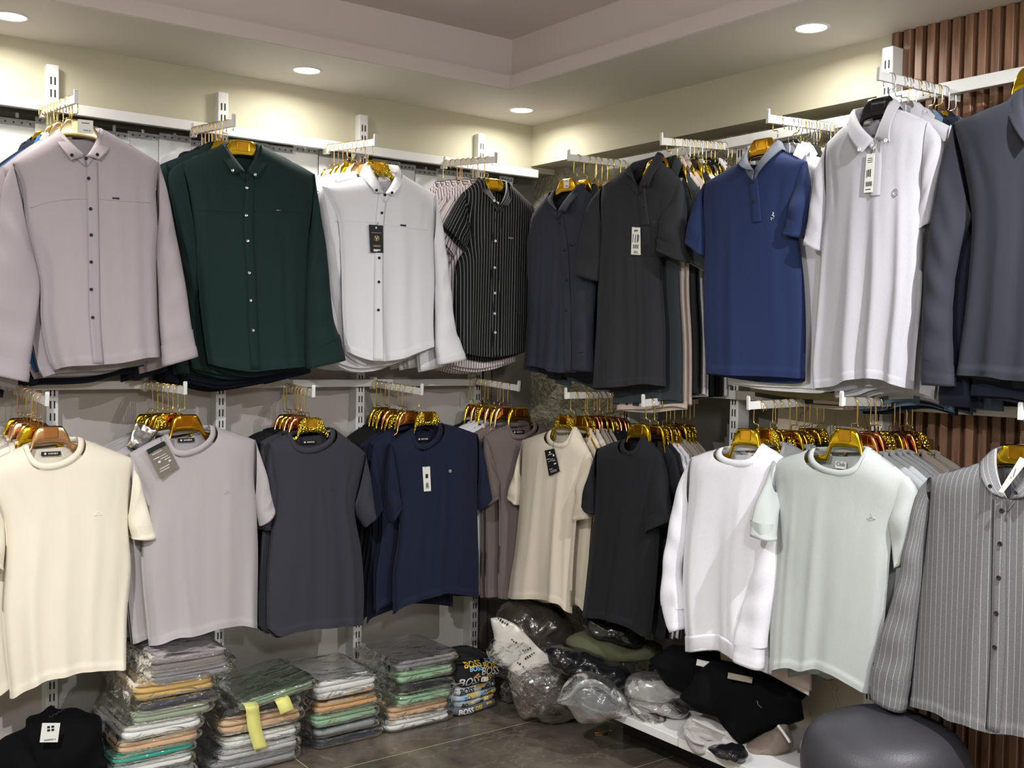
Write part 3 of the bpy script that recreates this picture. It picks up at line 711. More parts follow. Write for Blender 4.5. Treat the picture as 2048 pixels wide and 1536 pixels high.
def make_hanger(loc, ang, drop, kind, hook='hook_gold', mir=1, label='', group=None, plate='gold_deep', du=0.0, fit=None):
    """plastic hanger: body with raised label plate, metal hook"""
    t = empty('clothes_hanger', loc, ang); tag(t, label, 'hanger', group)
    key = ('hb', kind, fit[0])
    if ('hb', fit[0]) not in _hooks: _hooks[('hb', fit[0])] = hanger_body_mesh(*fit[1:])
    if key not in _hooks: m_ = _hooks[('hb', fit[0])].copy(); m_.materials.append(M[kind]); _hooks[key] = m_
    obj('hanger_body', _hooks[key], None, t, (du, 0, -drop))
    hk = (round(drop, 3), mir, hook)
    if hk not in _hooks: m_ = hook_mesh(drop, mir); m_.materials.append(M[hook]); _hooks[hk] = m_
    obj('hook', _hooks[hk], None, t)
    if plate:
        pk = 'pl_' + plate
        if pk not in _hooks:
            mb = MB(); R = 12; V = []
            out = []
            for cx, cz, a0 in ((.017, -.010, 0), (-.017, -.010, 90), (-.017, -.034, 180), (.017, -.034, 270)):
                for k in range(6): a = math.radians(a0 + 90 * k / 5); out.append((cx + .006 * math.cos(a), cz + .006 * math.sin(a)))
            n = len(out); V = [(x, -.0070, z) for x, z in out] + [(x * .97, -.0092, -.022 + (z + .022) * .97) for x, z in out] + [(x * .86, -.0094, -.022 + (z + .022) * .86) for x, z in out] + [(x * .84, -.0082, -.022 + (z + .022) * .84) for x, z in out]
            F = [(j * n + i, j * n + (i + 1) % n, (j + 1) * n + (i + 1) % n, (j + 1) * n + i) for j in range(3) for i in range(n)] + [tuple(3 * n + i for i in range(n))]
            m_ = mesh('label_plate', V, F, smooth=False); m_.materials.append(M[plate]); _hooks[pk] = m_
        obj('label_plate', _hooks[pk], None, t, (du, 0, -drop))
    return t
def make_arm(B, T, label):
    """straight display arm with an upright tip, from the rail out into the room"""
    B = np.array(B); T = np.array(T); v = T - B; L = np.linalg.norm(v); a = math.atan2(v[1], v[0])
    t = empty('display_arm', B, rot=(0, -math.asin(v[2] / L), a)); tag(t, label, 'display arm', 'white display arms on the rails')
    MB().box((L / 2, 0, 0), (L, .011, .026)).build('bar', M['white_metal'], t, bevel=.0015)
    mb = MB(); pr = [(0, -.014), (.0075, -.014), (.0075, .024), (.006, .030), (.00375, .032), (.0015, .030), (0, .024)]
    n = len(pr); V = [(L + x, s * .0065, z) for s in (-1, 1) for x, z in pr]
    mb.add(V, [tuple(range(n)), tuple(2 * n - 1 - i for i in range(n))] + [(i, n + i, n + (i + 1) % n, (i + 1) % n) for i in range(n)])
    mb.build('end_stop', M['white_metal'], t, bevel=.001)
    MB().box((-.012, 0, .004), (.030, .016, .052)).build('rail_clip', M['white_metal'], t, bevel=.002)
    return t
# ------------------------------------------------------------------ the garments at the front of every arm
# outlines are read off the photograph onto the plane in which each garment hangs
C = {
 'lilac': rgb(166, 157, 161), 'green': rgb(20, 42, 40), 'white': rgb(226, 226, 230), 'navy': rgb(42, 44, 57), 'charcoal': rgb(39, 40, 44),
 'blue': rgb(33, 47, 86), 'lightgrey': rgb(180, 179, 186), 'slate': rgb(46, 48, 57), 'cream': rgb(236, 229, 210), 'silver': rgb(178, 173, 174),
 'graphite': rgb(53, 54, 63), 'deepnavy': rgb(22, 29, 50), 'brown': rgb(112, 100, 98), 'beige': rgb(212, 202, 184), 'black': rgb(24, 25, 29),
 'offwhite': rgb(232, 231, 238), 'sage': rgb(186, 192, 189), 'taupe': rgb(152, 142, 132), 'inkblue': rgb(22, 28, 44), 'steel': rgb(92, 112, 132),
 'pinkbeige': rgb(206, 190, 180), 'darkslate': rgb(56, 64, 68), 'khaki': rgb(150, 140, 108), 'royal': rgb(40, 92, 150), 'jet': rgb(16, 17, 20), 'midgrey': rgb(160, 162, 164),
}
FAB = {k: fabric(v, mottled=(.08 if k in ('lightgrey', 'sage', 'offwhite') else 0)) for k, v in C.items()}
FAB['pinstripe'] = striped('black_pinstripe', rgb(20, 22, 25), rgb(160, 160, 157), 0.0125, 0.0013)
FAB['pinkstripe'] = striped('pink_white_stripe', rgb(232, 220, 222), rgb(44, 36, 40), 0.0125, 0.0030)
FAB['greystripe'] = striped('grey_chalk_stripe', rgb(132, 132, 134), rgb(206, 206, 204), 0.0175, 0.0013, mottled=0.55)
FAB['chambray'] = fabric(rgb(96, 101, 111), mottled=.35)
G = []
def g(**k): G.append(k)
g(id='UL1', wall='L', base=(88, 222), tip=(151, 199), yaw=-8, mat='lilac', kind='shirt', plate=(158, 239), hk='champagne', D=.05, fold=.8,
  label='lilac long-sleeved button-down shirt on the first upper arm of the left wall', short='lilac shirt', typ='long-sleeved shirt',
  nl=(108, 264), nr=(214, 262), low=(172, 322), shl=(24, 324), shr=(318, 324), pl=[(44, 370), (52, 447), (78, 560), (82, 640), (95, 710)], pr=[(313, 380), (317, 448), (314, 520), (317, 620)],
  hem=[(108, 740), (137, 733), (188, 730), (240, 726), (290, 716), (323, 714)],
  sl=([(24, 324), (6, 370), (-5, 430), (-26, 520), (-42, 640), (-34, 745)], [(52, 447), (66, 500), (80, 572), (70, 660), (54, 764)], .0, -.03, .018, .032, .90),
  sr=([(318, 324), (336, 385), (347, 441), (369, 560), (383, 660), (394, 713)], [(316, 445), (313, 500), (317, 580), (319, 650), (327, 732)], .0, -.035, .018, .034, .87),
  collar=dict(topL=(118, 259), topR=(201, 256), V=(172, 312), tipL=(143, 321), tipR=(197, 319), outL=(108, 272), outR=(226, 284)),
  placket=[(184, 325), (186, 420), (188, 520), (190, 640), (197, 727)], edge=-.015, btn='ink', buttons=[(172, 317), (177, 357), (181, 418), (182, 470), (182, 524), (182, 579), (185, 635)], cbtn=[(143, 311), (194, 310)],
  yoke=[(62, 414), (110, 402), (174, 398), (240, 402), (302, 405)], badge=(231, 397, 14, 4), back=[('lilac', 2), ('royal', 1), ('lilac', 1), ('inkblue', 4)], hanger_mats=['champagne', 'gold'])
g(id='UL2', wall='L', base=(390, 262), tip=(466, 246), yaw=-8, mat='green', kind='shirt', plate=(486, 280), hk='gold', D=.05, fold=.9,
  label='dark green long-sleeved shirt hanging between the lilac and the white shirts', short='dark green shirt', typ='long-sleeved shirt',
  nl=(438, 290), nr=(524, 292), low=(492, 362), shl=(362, 324), shr=(629, 347), pl=[(378, 380), (392, 480), (396, 560), (404, 640), (412, 700)], pr=[(627, 400), (617, 480), (614, 600), (614, 690)],
  hem=[(417, 727), (444, 734), (500, 743), (547, 739), (590, 735), (616, 733)],
  sl=([(362, 324), (336, 350), (345, 420), (358, 500), (366, 580), (374, 660), (380, 735)], [(390, 470), (396, 520), (397, 560), (392, 620), (405, 738)], .01, .06, .018, .022, .88),
  sr=([(629, 347), (641, 430), (652, 500), (660, 595), (666, 640), (679, 678), (688, 721)], [(618, 470), (612, 540), (610, 620), (611, 690), (616, 737)], .0, -.03, .018, .032, .87),
  collar=dict(topL=(448, 286), topR=(517, 288), V=(492, 343), tipL=(468, 349), tipR=(512, 357), outL=(437, 304), outR=(538, 308)),
  placket=[(500, 350), (497, 450), (503, 560), (507, 660), (512, 738)], edge=-.015, btn='chrome', buttons=[(493, 376), (492, 431), (495, 482), (498, 546), (501, 601), (506, 661)], cbtn=[(464, 342), (509, 350)],
  yoke=[(400, 418), (480, 424), (540, 424), (610, 424)], badge=(557, 421, 9, 2), back=[('green', 3), ('inkblue', 5)], hanger_mats=['gold', 'rose_gold'])
g(id='UL3', wall='L', base=(657, 297), tip=(749, 285), yaw=-4, mat='white', kind='shirt', plate=(757, 321), hk='gold_hammered', D=.05, fold=.8,
  label='white long-sleeved shirt with a black and gold swing tag', short='white shirt', typ='long-sleeved shirt',
  nl=(724, 352), nr=(806, 350), low=(770, 396), shl=(644, 372), shr=(870, 388), pl=[(660, 400), (676, 440), (682, 520), (684, 600), (686, 650)], pr=[(868, 430), (866, 487), (868, 560), (866, 640)],
  hem=[(690, 702), (720, 714), (752, 722), (800, 718), (845, 702), (868, 692)],
  sl=([(644, 372), (638, 395), (648, 480), (656, 560), (664, 610), (680, 680)], [(676, 440), (680, 520), (684, 600), (700, 690)], .02, .05, .018, .022, None),
  sr=([(870, 388), (884, 450), (897, 560), (906, 650), (918, 685), (929, 718)], [(866, 485), (870, 560), (872, 630), (872, 690), (878, 729)], .0, -.02, .018, .032, .87),
  collar=dict(topL=(737, 325), topR=(796, 331), V=(770, 387), tipL=(752, 386), tipR=(785, 391), outL=(723, 353), outR=(804, 356)),
  placket=[(765, 390), (759, 460), (757, 560), (756, 640), (756, 722)], edge=-.015, btn='ink', buttons=[(769, 390), (763, 426), (757, 516), (756, 564), (755, 620)], cbtn=[(751, 381), (782, 386)],
  yoke=[(680, 440), (720, 443), (760, 448), (810, 455), (858, 460)], badge=(805, 451, 12, 4), back=[('white', 8)], hanger_mats=['rose_gold', 'gold', 'gold'])
g(id='UL4', wall='L', base=(892, 327), tip=(990, 319), yaw=-4, mat='pinstripe', kind='shirt', plate=(988, 357), hk='gold', D=.045, fold=.7,
  label='black pinstriped short-sleeved shirt hanging next to the corner', short='black pinstriped shirt', typ='short-sleeved shirt',
  nl=(962, 358), nr=(1016, 366), low=(998, 428), shl=(925, 385), shr=(1063, 410), pl=[(938, 430), (933, 490), (912, 530), (908, 600)], pr=[(1066, 450), (1062, 520), (1060, 610)],
  hem=[(906, 690), (930, 706), (978, 714), (1012, 711), (1040, 706), (1058, 700)],
  sl=([(925, 385), (905, 415), (886, 454)], [(939, 470), (936, 485), (931, 503)], .0, -.005, .018, .028, None),
  sr=([(1063, 410), (1076, 445), (1082, 486)], [(1060, 480), (1060, 490), (1061, 500)], .01, .04, .015, .02, None),
  collar=dict(topL=(962, 354), topR=(1013, 362), V=(999, 412), tipL=(988, 404), tipR=(1013, 412), outL=(957, 374), outR=(1020, 396)),
  placket=[(1000, 415), (992, 500), (994, 600), (996, 712)], edge=-.012, btn='paper', buttons=[(996, 406), (992, 482), (991, 535), (992, 586), (992, 627), (993, 665)], cbtn=[(986, 402)],
  badge=None, back=[('pinkstripe', 7)], hanger_mats=['gold', 'rose_gold'])
g(id='UR1', wall='R', base=(1262, 330), tip=(1139, 315), yaw=4, mat='navy', kind='shirt', plate=(1133, 357), hk='gold_deep', D=.045, fold=.8,
  label='dark navy long-sleeved shirt hanging in front of the trowelled plaster', short='dark navy shirt', typ='long-sleeved shirt',
  nl=(1103, 385), nr=(1164, 374), low=(1118, 432), shl=(1064, 430), shr=(1196, 398), pl=[(1064, 470), (1066, 540), (1064, 640)], pr=[(1196, 460), (1190, 560), (1186, 660)],
  hem=[(1060, 728), (1085, 736), (1110, 744), (1150, 745), (1185, 740)],
  sl=([(1064, 430), (1058, 500), (1058, 600), (1054, 680), (1050, 738)], [(1082, 480), (1086, 560), (1084, 650), (1078, 745)], .0, .01, .016, .022, None),
  sr=([(1196, 398), (1194, 480), (1190, 580), (1186, 660), (1184, 744)], [(1165, 490), (1150, 540), (1150, 620), (1150, 690), (1148, 740)], .0, -.03, .016, .026, .88),
  collar=dict(topL=(1107, 380), topR=(1158, 366), V=(1114, 422), tipL=(1106, 413), tipR=(1131, 424), outL=(1101, 390), outR=(1163, 384)),
  placket=[(1118, 425), (1128, 500), (1132, 600), (1134, 744)], edge=.014, btn='ink', buttons=[(1118, 446), (1127, 500), (1131, 560), (1131, 620)], cbtn=[(1127, 421)],
  badge=(1144, 489, 9, 3), back=[('navy', 3), ('steel', 1), ('navy', 4)], hanger_mats=['gold', 'gold', 'gold_deep'])
g(id='UR2', wall='R', base=(1460, 294), tip=(1325, 283), yaw=4, mat='charcoal', kind='polo', plate=(1296, 318), hk='gold_deep', D=.045, fold=.8,
  label='charcoal short-sleeved polo shirt with a long white price tag', short='charcoal polo', typ='short-sleeved polo shirt',
  nl=(1256, 336), nr=(1324, 314), low=(1278, 378), shl=(1204, 374), shr=(1364, 362), pl=[(1204, 420), (1206, 480), (1199, 563), (1195, 650), (1190, 720)], pr=[(1352, 420), (1326, 480), (1324, 560), (1330, 660)],
  hem=[(1187, 776), (1237, 774), (1289, 768), (1330, 772)],
  sl=([(1204, 374), (1183, 400), (1168, 440), (1151, 548)], [(1207, 455), (1205, 500), (1199, 563)], .0, -.015, .018, .03, None),
  sr=([(1364, 362), (1371, 430), (1374, 497), (1375, 526)], [(1322, 440), (1320, 470), (1319, 500)], .0, -.03, .018, .034, None),
  collar=dict(topL=(1265, 325), topR=(1314, 304), V=(1276, 372), tipL=(1264, 351), tipR=(1296, 374), outL=(1255, 340), outR=(1324, 322)),
  placket=[(1281, 375), (1284, 420), (1286, 450)], edge=-.012, btn='ink', buttons=[(1280, 381), (1284, 412)], cbtn=[(1291, 370)],
  badge=None, pocket=(1298, 1340, 442), back=[('darkslate', 1), ('pinkbeige', 2), ('charcoal', 2), ('white', 2), ('jet', 3), ('white', 2)], hanger_mats=['gold', 'chrome_h', 'gold_hammered'])
g(id='UR3', wall='R', base=(1678, 258), tip=(1538, 238), yaw=2, mat='blue', kind='polo', plate=(1524, 273), hk='gold_deep', D=.05, fold=1.0,
  label='navy blue polo shirt with a grey chambray collar', short='navy blue polo', typ='short-sleeved polo shirt',
  nl=(1482, 324), nr=(1562, 300), low=(1508, 356), shl=(1410, 366), shr=(1613, 322), pl=[(1410, 420), (1413, 490), (1410, 560), (1409, 650), (1412, 710)], pr=[(1600, 380), (1596, 450), (1608, 560), (1612, 660)],
  hem=[(1413, 746), (1470, 751), (1539, 753), (1580, 756), (1610, 757)],
  sl=([(1410, 366), (1392, 408), (1381, 450), (1373, 483)], [(1412, 430), (1412, 470), (1409, 511)], .0, -.01, .018, .03, None),
  sr=([(1613, 322), (1618, 380), (1614, 430), (1602, 476)], [(1585, 400), (1578, 430), (1573, 470)], .0, -.03, .018, .028, None),
  collar=dict(topL=(1496, 298), topR=(1551, 280), V=(1507, 340), tipL=(1494, 339), tipR=(1516, 347), outL=(1481, 324), outR=(1563, 299)), collar_mat='chambray',
  placket=[(1506, 350), (1510, 390), (1513, 444)], edge=-.013, btn='ink', buttons=[(1506, 364), (1507, 403)], cbtn=[],
  badge=None, back=[('white', 4), ('jet', 2), ('khaki', 2), ('darkslate', 1), ('pinkbeige', 2), ('jet', 3)], hanger_mats=['chrome_h', 'black_plastic', 'chrome_h', 'gold'])
g(id='UR4', wall='R', base=(1905, 187), tip=(1760, 152), yaw=2, mat='lightgrey', kind='polo', plate=(1757, 193), hk='black_plastic', D=.05, fold=1.2,
  label='light grey polo shirt on a black hanger beside the walnut slats', short='light grey polo', typ='short-sleeved polo shirt',
  nl=(1696, 248), nr=(1798, 216), low=(1748, 290), shl=(1654, 286), shr=(1858, 242), pl=[(1654, 340), (1654, 420), (1645, 502), (1635, 640), (1628, 730)], pr=[(1855, 300), (1846, 380), (1846, 480), (1842, 600), (1832, 700)],
  hem=[(1631, 777), (1666, 772), (1700, 760), (1750, 757), (1790, 768), (1826, 778)],
  sl=([(1654, 286), (1636, 340), (1623, 420), (1613, 488)], [(1656, 400), (1652, 440), (1645, 503)], .0, -.01, .018, .03, None),
  sr=([(1858, 242), (1888, 290), (1882, 360), (1868, 446)], [(1848, 370), (1842, 420), (1838, 468)], .0, .015, .018, .028, None),
  collar=dict(topL=(1706, 219), topR=(1782, 196), V=(1747, 278), tipL=(1724, 307), tipR=(1779, 287), outL=(1696, 250), outR=(1798, 212)),
  placket=[(1751, 285), (1753, 330), (1750, 392)], edge=.013, btn='paper', buttons=[(1749, 297)], cbtn=[(1722, 300), (1775, 282)],
  badge=None, ring=(1788, 385), back=[('lightgrey', 3), ('steel', 1), ('inkblue', 2), ('steel', 2)], hanger_mats=['chrome_h', 'chrome_h', 'gold'])
g(id='UR5', wall='R', base=(2192, 110), tip=(2062, 70), yaw=2, mat='slate', kind='shirt', plate=(2070, 130), hk='gold', D=.05, fold=.9,
  label='dark slate long-sleeved shirt cut off by the right edge of the view', short='dark slate shirt', typ='long-sleeved shirt',
  nl=(2014, 202), nr=(2126, 178), low=(2062, 290), shl=(1906, 246), shr=(2232, 226), pl=[(1930, 340), (1945, 440), (1940, 540), (1930, 640), (1920, 710)], pr=[(2230, 400), (2220, 560), (2215, 700)],
  hem=[(1915, 750), (1980, 754), (2014, 760), (2100, 765), (2215, 775)],
  sl=([(1906, 246), (1888, 308), (1870, 400), (1856, 500), (1850, 600), (1847, 700), (1847, 770)], [(1945, 432), (1922, 490), (1907, 560), (1902, 640), (1904, 700), (1908, 773)], .0, -.02, .018, .03, .89),
  sr=([(2232, 226), (2280, 420), (2310, 560), (2320, 770)], [(2228, 420), (2232, 560), (2250, 775)], .0, -.02, .018, .03, .89),
  collar=dict(topL=(2046, 168), topR=(2114, 150), V=(2068, 270), tipL=(2052, 288), tipR=(2105, 276), outL=(2014, 204), outR=(2128, 180)),
  placket=[(2070, 280), (2072, 450), (2070, 600), (2074, 762)], edge=-.015, btn='ink', buttons=[(2070, 330), (2070, 420), (2068, 520), (2068, 610)], cbtn=[],
  badge=None, back=[('inkblue', 2), ('steel', 2), ('jet', 2)], hanger_mats=['gold'])
g(id='LL1', wall='L', base=(38, 778), tip=(93, 803), yaw=0, mat='cream', kind='tee', plate=(102, 852), hk='rose_gold', D=.055, fold=.9,
  label='cream crew-neck T-shirt on a rose gold hanger', short='cream T-shirt', typ='T-shirt',
  nl=(44, 891), nr=(167, 877), low=(104, 938), shl=(-42, 934), shr=(266, 916), pl=[(-16, 990), (8, 1050), (10, 1120), (4, 1220), (10, 1300), (18, 1370)], pr=[(258, 980), (256, 1050), (262, 1130), (254, 1230)],
  hem=[(20, 1397), (68, 1369), (104, 1356), (160, 1344), (215, 1340), (252, 1336)],
  sl=([(-42, 934), (-66, 1010), (-78, 1090)], [(8, 1046), (10, 1090), (6, 1141)], .0, -.01, .02, .034, None),
  sr=([(266, 916), (280, 960), (292, 1005), (311, 1076)], [(254, 1035), (257, 1050), (265, 1078)], .0, -.02, .02, .034, None),
  badge=None, emb=(195, 1027), nlabel=(102, 907), back=[('cream', 1), ('silver', 1), ('cream', 1), ('beige', 3)], hanger_mats=['gold', 'copper', 'rose_gold', 'copper', 'copper'])
g(id='LL2', wall='L', base=(292, 771), tip=(369, 781), yaw=3, mat='silver', kind='tee', plate=(374, 829), hk='gold_deep', D=.05, fold=.9,
  label='light grey crew-neck T-shirt with a clear pouch tag at the neck', short='light grey T-shirt', typ='T-shirt',
  nl=(326, 871), nr=(429, 853), low=(376, 911), shl=(258, 906), shr=(510, 879), pl=[(276, 950), (296, 1005), (283, 1095), (285, 1160), (291, 1225)], pr=[(507, 950), (512, 1010), (516, 1100), (515, 1190)],
  hem=[(298, 1291), (350, 1277), (400, 1268), (440, 1256), (490, 1252), (514, 1256)],
  sl=([(258, 906), (262, 960), (276, 1010), (300, 1042)], [(292, 990), (300, 1010), (316, 1040)], .01, .03, .018, .024, None),
  sr=([(510, 879), (528, 935), (538, 980), (548, 1022)], [(508, 1000), (512, 1020), (520, 1052)], .0, -.02, .018, .03, None),
  badge=None, emb=(455, 984), nlabel=(372, 880), back=[('silver', 6)], hanger_mats=['gold_hammered', 'gold', 'gold_deep', 'gold'])
g(id='LL3', wall='L', base=(575, 774), tip=(626, 787), yaw=0, mat='graphite', kind='tee', plate=(624, 835), hk='gold_hammered', D=.05, fold=.9,
  label='graphite crew-neck T-shirt on a hammered gold hanger', short='graphite T-shirt', typ='T-shirt',
  nl=(572, 868), nr=(668, 857), low=(622, 906), shl=(538, 884), shr=(731, 905), pl=[(544, 940), (550, 1000), (540, 1080), (534, 1160)], pr=[(718, 960), (708, 1020), (722, 1100), (728, 1180)],
  hem=[(534, 1256), (564, 1274), (600, 1262), (646, 1255), (690, 1252), (726, 1249)],
  sl=([(538, 884), (532, 930), (526, 1000), (520, 1058)], [(550, 970), (552, 1010), (548, 1060)], .01, .03, .018, .026, None),
  sr=([(731, 905), (742, 973), (748, 1031)], [(707, 1010), (714, 1030), (729, 1054)], .0, -.015, .018, .03, None),
  badge=None, emb=(665, 979), nlabel=(618, 884), back=[('graphite', 2), ('jet', 5)], hanger_mats=['copper', 'gold_hammered', 'copper', 'gold', 'gold'])
g(id='LL4', wall='L', base=(750, 768), tip=(842, 783), yaw=-3, mat='deepnavy', kind='tee', plate=(856, 823), hk='gold_hammered', D=.05, fold=.8,
  label='navy crew-neck T-shirt with a long white tag on a string', short='navy T-shirt', typ='T-shirt',
  nl=(816, 862), nr=(882, 845), low=(851, 898), shl=(780, 886), shr=(954, 867), pl=[(790, 940), (798, 1005), (796, 1080), (786, 1150)], pr=[(954, 930), (953, 990), (955, 1070), (957, 1130)],
  hem=[(786, 1228), (802, 1218), (828, 1205), (860, 1194), (890, 1187), (925, 1190), (957, 1193)],
  sl=([(780, 886), (774, 930), (772, 985), (780, 1045)], [(798, 990), (800, 1000), (802, 1012)], .0, .0, .018, .028, None),
  sr=([(954, 867), (968, 920), (976, 960), (980, 994)], [(953, 975), (954, 995), (957, 1020)], .0, -.015, .018, .03, None),
  badge=None, nlabel=(846, 878), back=[('deepnavy', 2), ('inkblue', 2), ('jet', 4)], hanger_mats=['copper', 'gold', 'gold_hammered', 'gold'])
g(id='LL5', wall='L', base=(945, 761), tip=(1036, 776), yaw=-6, mat='brown', kind='tee', plate=(1040, 815), hk='gold', D=.045, fold=.9,
  label='brown crew-neck T-shirt hanging in the corner of the shop', short='brown T-shirt', typ='T-shirt',
  nl=(1010, 851), nr=(1072, 846), low=(1041, 879), shl=(968, 872), shr=(1108, 866), pl=[(982, 920), (996, 990), (998, 1076), (996, 1140)], pr=[(1106, 940), (1098, 1010), (1092, 1100)],
  hem=[(996, 1196), (1024, 1198), (1060, 1192), (1088, 1188)],
  sl=([(968, 872), (966, 930), (972, 1012)], [(996, 960), (998, 975), (997, 993)], .0, -.01, .018, .028, None),
  sr=([(1108, 866), (1116, 930), (1120, 1000)], [(1099, 980), (1099, 990), (1098, 1010)], .0, .02, .018, .022, None),
  badge=None, nlabel=(1036, 864), back=[('brown', 2), ('white', 4), ('jet', 1)], hanger_mats=['rose_gold', 'gold', 'rose_gold', 'gold', 'gold_hammered'])
g(id='LR1', wall='R', base=(1255, 789), tip=(1133, 791), yaw=4, mat='beige', kind='tee', plate=(1127, 829), hk='gold_hammered', D=.045, fold=.8,
  label='beige crew-neck T-shirt with a black swing tag at the neck', short='beige T-shirt', typ='T-shirt',
  nl=(1098, 862), nr=(1155, 857), low=(1124, 897), shl=(1048, 879), shr=(1180, 904), pl=[(1046, 940), (1042, 1005), (1032, 1100), (1022, 1160)], pr=[(1166, 950), (1156, 1010), (1148, 1090), (1144, 1160)],
  hem=[(1018, 1195), (1062, 1198), (1110, 1205), (1143, 1226)],
  sl=([(1048, 879), (1037, 925), (1028, 960), (1019, 996)], [(1044, 955), (1042, 985), (1037, 1010)], .0, -.01, .018, .028, None),
  sr=([(1180, 904), (1184, 940), (1181, 1037)], [(1157, 960), (1154, 1000), (1150, 1041)], .0, -.02, .018, .028, None),
  badge=None, emb=(1140, 982), back=[('beige', 2), ('taupe', 3), ('jet', 5)], hanger_mats=['gold', 'gold_hammered', 'copper', 'copper', 'gold_deep'])
g(id='LR2', wall='R', base=(1385, 797), tip=(1288, 806), yaw=4, mat='black', kind='tee', plate=(1277, 847), hk='gold', D=.045, fold=.8,
  label='black crew-neck T-shirt between the beige T-shirt and the white sweatshirt', short='black T-shirt', typ='T-shirt',
  nl=(1246, 879), nr=(1293, 874), low=(1268, 914), shl=(1196, 896), shr=(1322, 904), pl=[(1196, 950), (1192, 1025), (1180, 1110), (1172, 1180)], pr=[(1316, 960), (1318, 1060), (1312, 1170)],
  hem=[(1166, 1231), (1210, 1240), (1252, 1256), (1300, 1276)],
  sl=([(1196, 896), (1178, 970), (1171, 995), (1166, 1013)], [(1194, 960), (1192, 990), (1188, 1029)], .0, -.02, .018, .028, None),
  sr=([(1322, 904), (1334, 970), (1346, 1042)], [(1296, 980), (1294, 1020), (1294, 1066)], .0, -.02, .018, .03, None),
  badge=None, back=[('black', 2), ('offwhite', 2), ('taupe', 5)], hanger_mats=['gold', 'gold_hammered', 'gold', 'gold_hammered', 'gold_deep'])
g(id='LR3', wall='R', base=(1645, 803), tip=(1499, 811), yaw=2, mat='offwhite', kind='sweat', plate=(1492, 857), hk='gold', D=.055, fold=.9,
  label='white long-sleeved sweatshirt with ribbed hem and cuffs', short='white sweatshirt', typ='long-sleeved sweatshirt',
  nl=(1438, 897), nr=(1535, 893), low=(1491, 935), shl=(1384, 914), shr=(1570, 916), pl=[(1382, 970), (1378, 1030), (1371, 1100), (1368, 1180), (1371, 1240)], pr=[(1560, 1000), (1552, 1100), (1546, 1220)],
  hem=[(1377, 1299), (1432, 1298), (1478, 1316), (1510, 1334), (1545, 1345)], rib=.055,
  sl=([(1384, 914), (1360, 965), (1344, 1042), (1333, 1130), (1328, 1200), (1334, 1235), (1346, 1264)], [(1379, 1010), (1373, 1086), (1362, 1140), (1366, 1190), (1368, 1228), (1366, 1258)], .0, -.02, .02, .034, .84),
  sr=([(1570, 916), (1572, 1020), (1560, 1140), (1540, 1250), (1527, 1342)], [(1540, 1040), (1514, 1080), (1496, 1180), (1474, 1288), (1467, 1317)], -.0, -.055, .02, .03, .89),
  badge=None, nlabel=(1506, 913), nmat='paper', ntext='4', back=[('midgrey', 2), ('pinkbeige', 1), ('midgrey', 2), ('jet', 3)], hanger_mats=['gold_hammered', 'gold', 'gold_hammered', 'gold', 'gold_deep'])
g(id='LR4', wall='R', base=(1832, 805), tip=(1685, 803), yaw=0, mat='sage', kind='tee', plate=(1690, 857), hk='gold', D=.055, fold=.9,
  label='pale grey-green crew-neck T-shirt with a small bird emblem', short='pale grey-green T-shirt', typ='T-shirt',
  nl=(1622, 898), nr=(1744, 898), low=(1684, 953), shl=(1547, 921), shr=(1816, 952), pl=[(1552, 970), (1552, 1060), (1546, 1150), (1543, 1250)], pr=[(1806, 1000), (1786, 1060), (1776, 1160), (1764, 1280)],
  hem=[(1545, 1341), (1576, 1334), (1602, 1342), (1630, 1338), (1662, 1348), (1694, 1368), (1741, 1387)],
  sl=([(1547, 921), (1527, 985), (1515, 1030), (1507, 1070)], [(1554, 985), (1552, 1030), (1549, 1082)], -.03, -.10, .02, .032, None),
  sr=([(1816, 952), (1834, 985), (1830, 1050), (1808, 1130)], [(1784, 1010), (1784, 1070), (1796, 1136)], .0, .01, .02, .03, None),
  badge=None, bird=(1737, 1036), nlabel=(1682, 930), nmat='paper', ntext='Club', back=[('midgrey', 5), ('taupe', 4)], hanger_mats=['copper', 'copper', 'gold_hammered', 'gold_hammered', 'gold'])
g(id='LR5', wall='R', base=(2190, 828), tip=(2043, 829), yaw=0, mat='greystripe', kind='shirt', plate=(2034, 889), hk='gold', D=.055, fold=.9,
  label='grey chalk-striped long-sleeved shirt at the lower right', short='grey chalk-striped shirt', typ='long-sleeved shirt',
  nl=(1962, 922), nr=(2100, 926), low=(2012, 1010), shl=(1860, 954), shr=(2222, 985), pl=[(1862, 1000), (1850, 1120), (1842, 1186), (1832, 1290), (1824, 1370)], pr=[(2215, 1150), (2200, 1330)],
  hem=[(1820, 1410), (1867, 1424), (1901, 1440), (1940, 1448), (1980, 1464), (2050, 1472), (2200, 1500)],
  sl=([(1860, 954), (1834, 990), (1812, 1090), (1797, 1170), (1772, 1250), (1751, 1332), (1747, 1396)], [(1862, 1000), (1850, 1090), (1844, 1170), (1832, 1254), (1822, 1345), (1806, 1424)], .0, -.02, .02, .032, .86),
  sr=([(2222, 985), (2270, 1150), (2300, 1400)], [(2216, 1100), (2210, 1250), (2230, 1420)], .0, -.02, .02, .03, .86),
  collar=dict(topL=(1991, 897), topR=(2088, 900), V=(2014, 998), tipL=(1984, 985), tipR=(2044, 995), outL=(1963, 924), outR=(2108, 952)),
  placket=[(2003, 1000), (2000, 1150), (1996, 1300), (1985, 1462)], edge=-.016, btn='ink', buttons=[(2007, 1021), (2003, 1087), (2000, 1155), (1995, 1226), (1991, 1294)], cbtn=[(1984, 972), (2035, 985)],
  badge=None, back=[('greystripe', 3), ('steel', 1)], hanger_mats=['gold', 'rose_gold'])
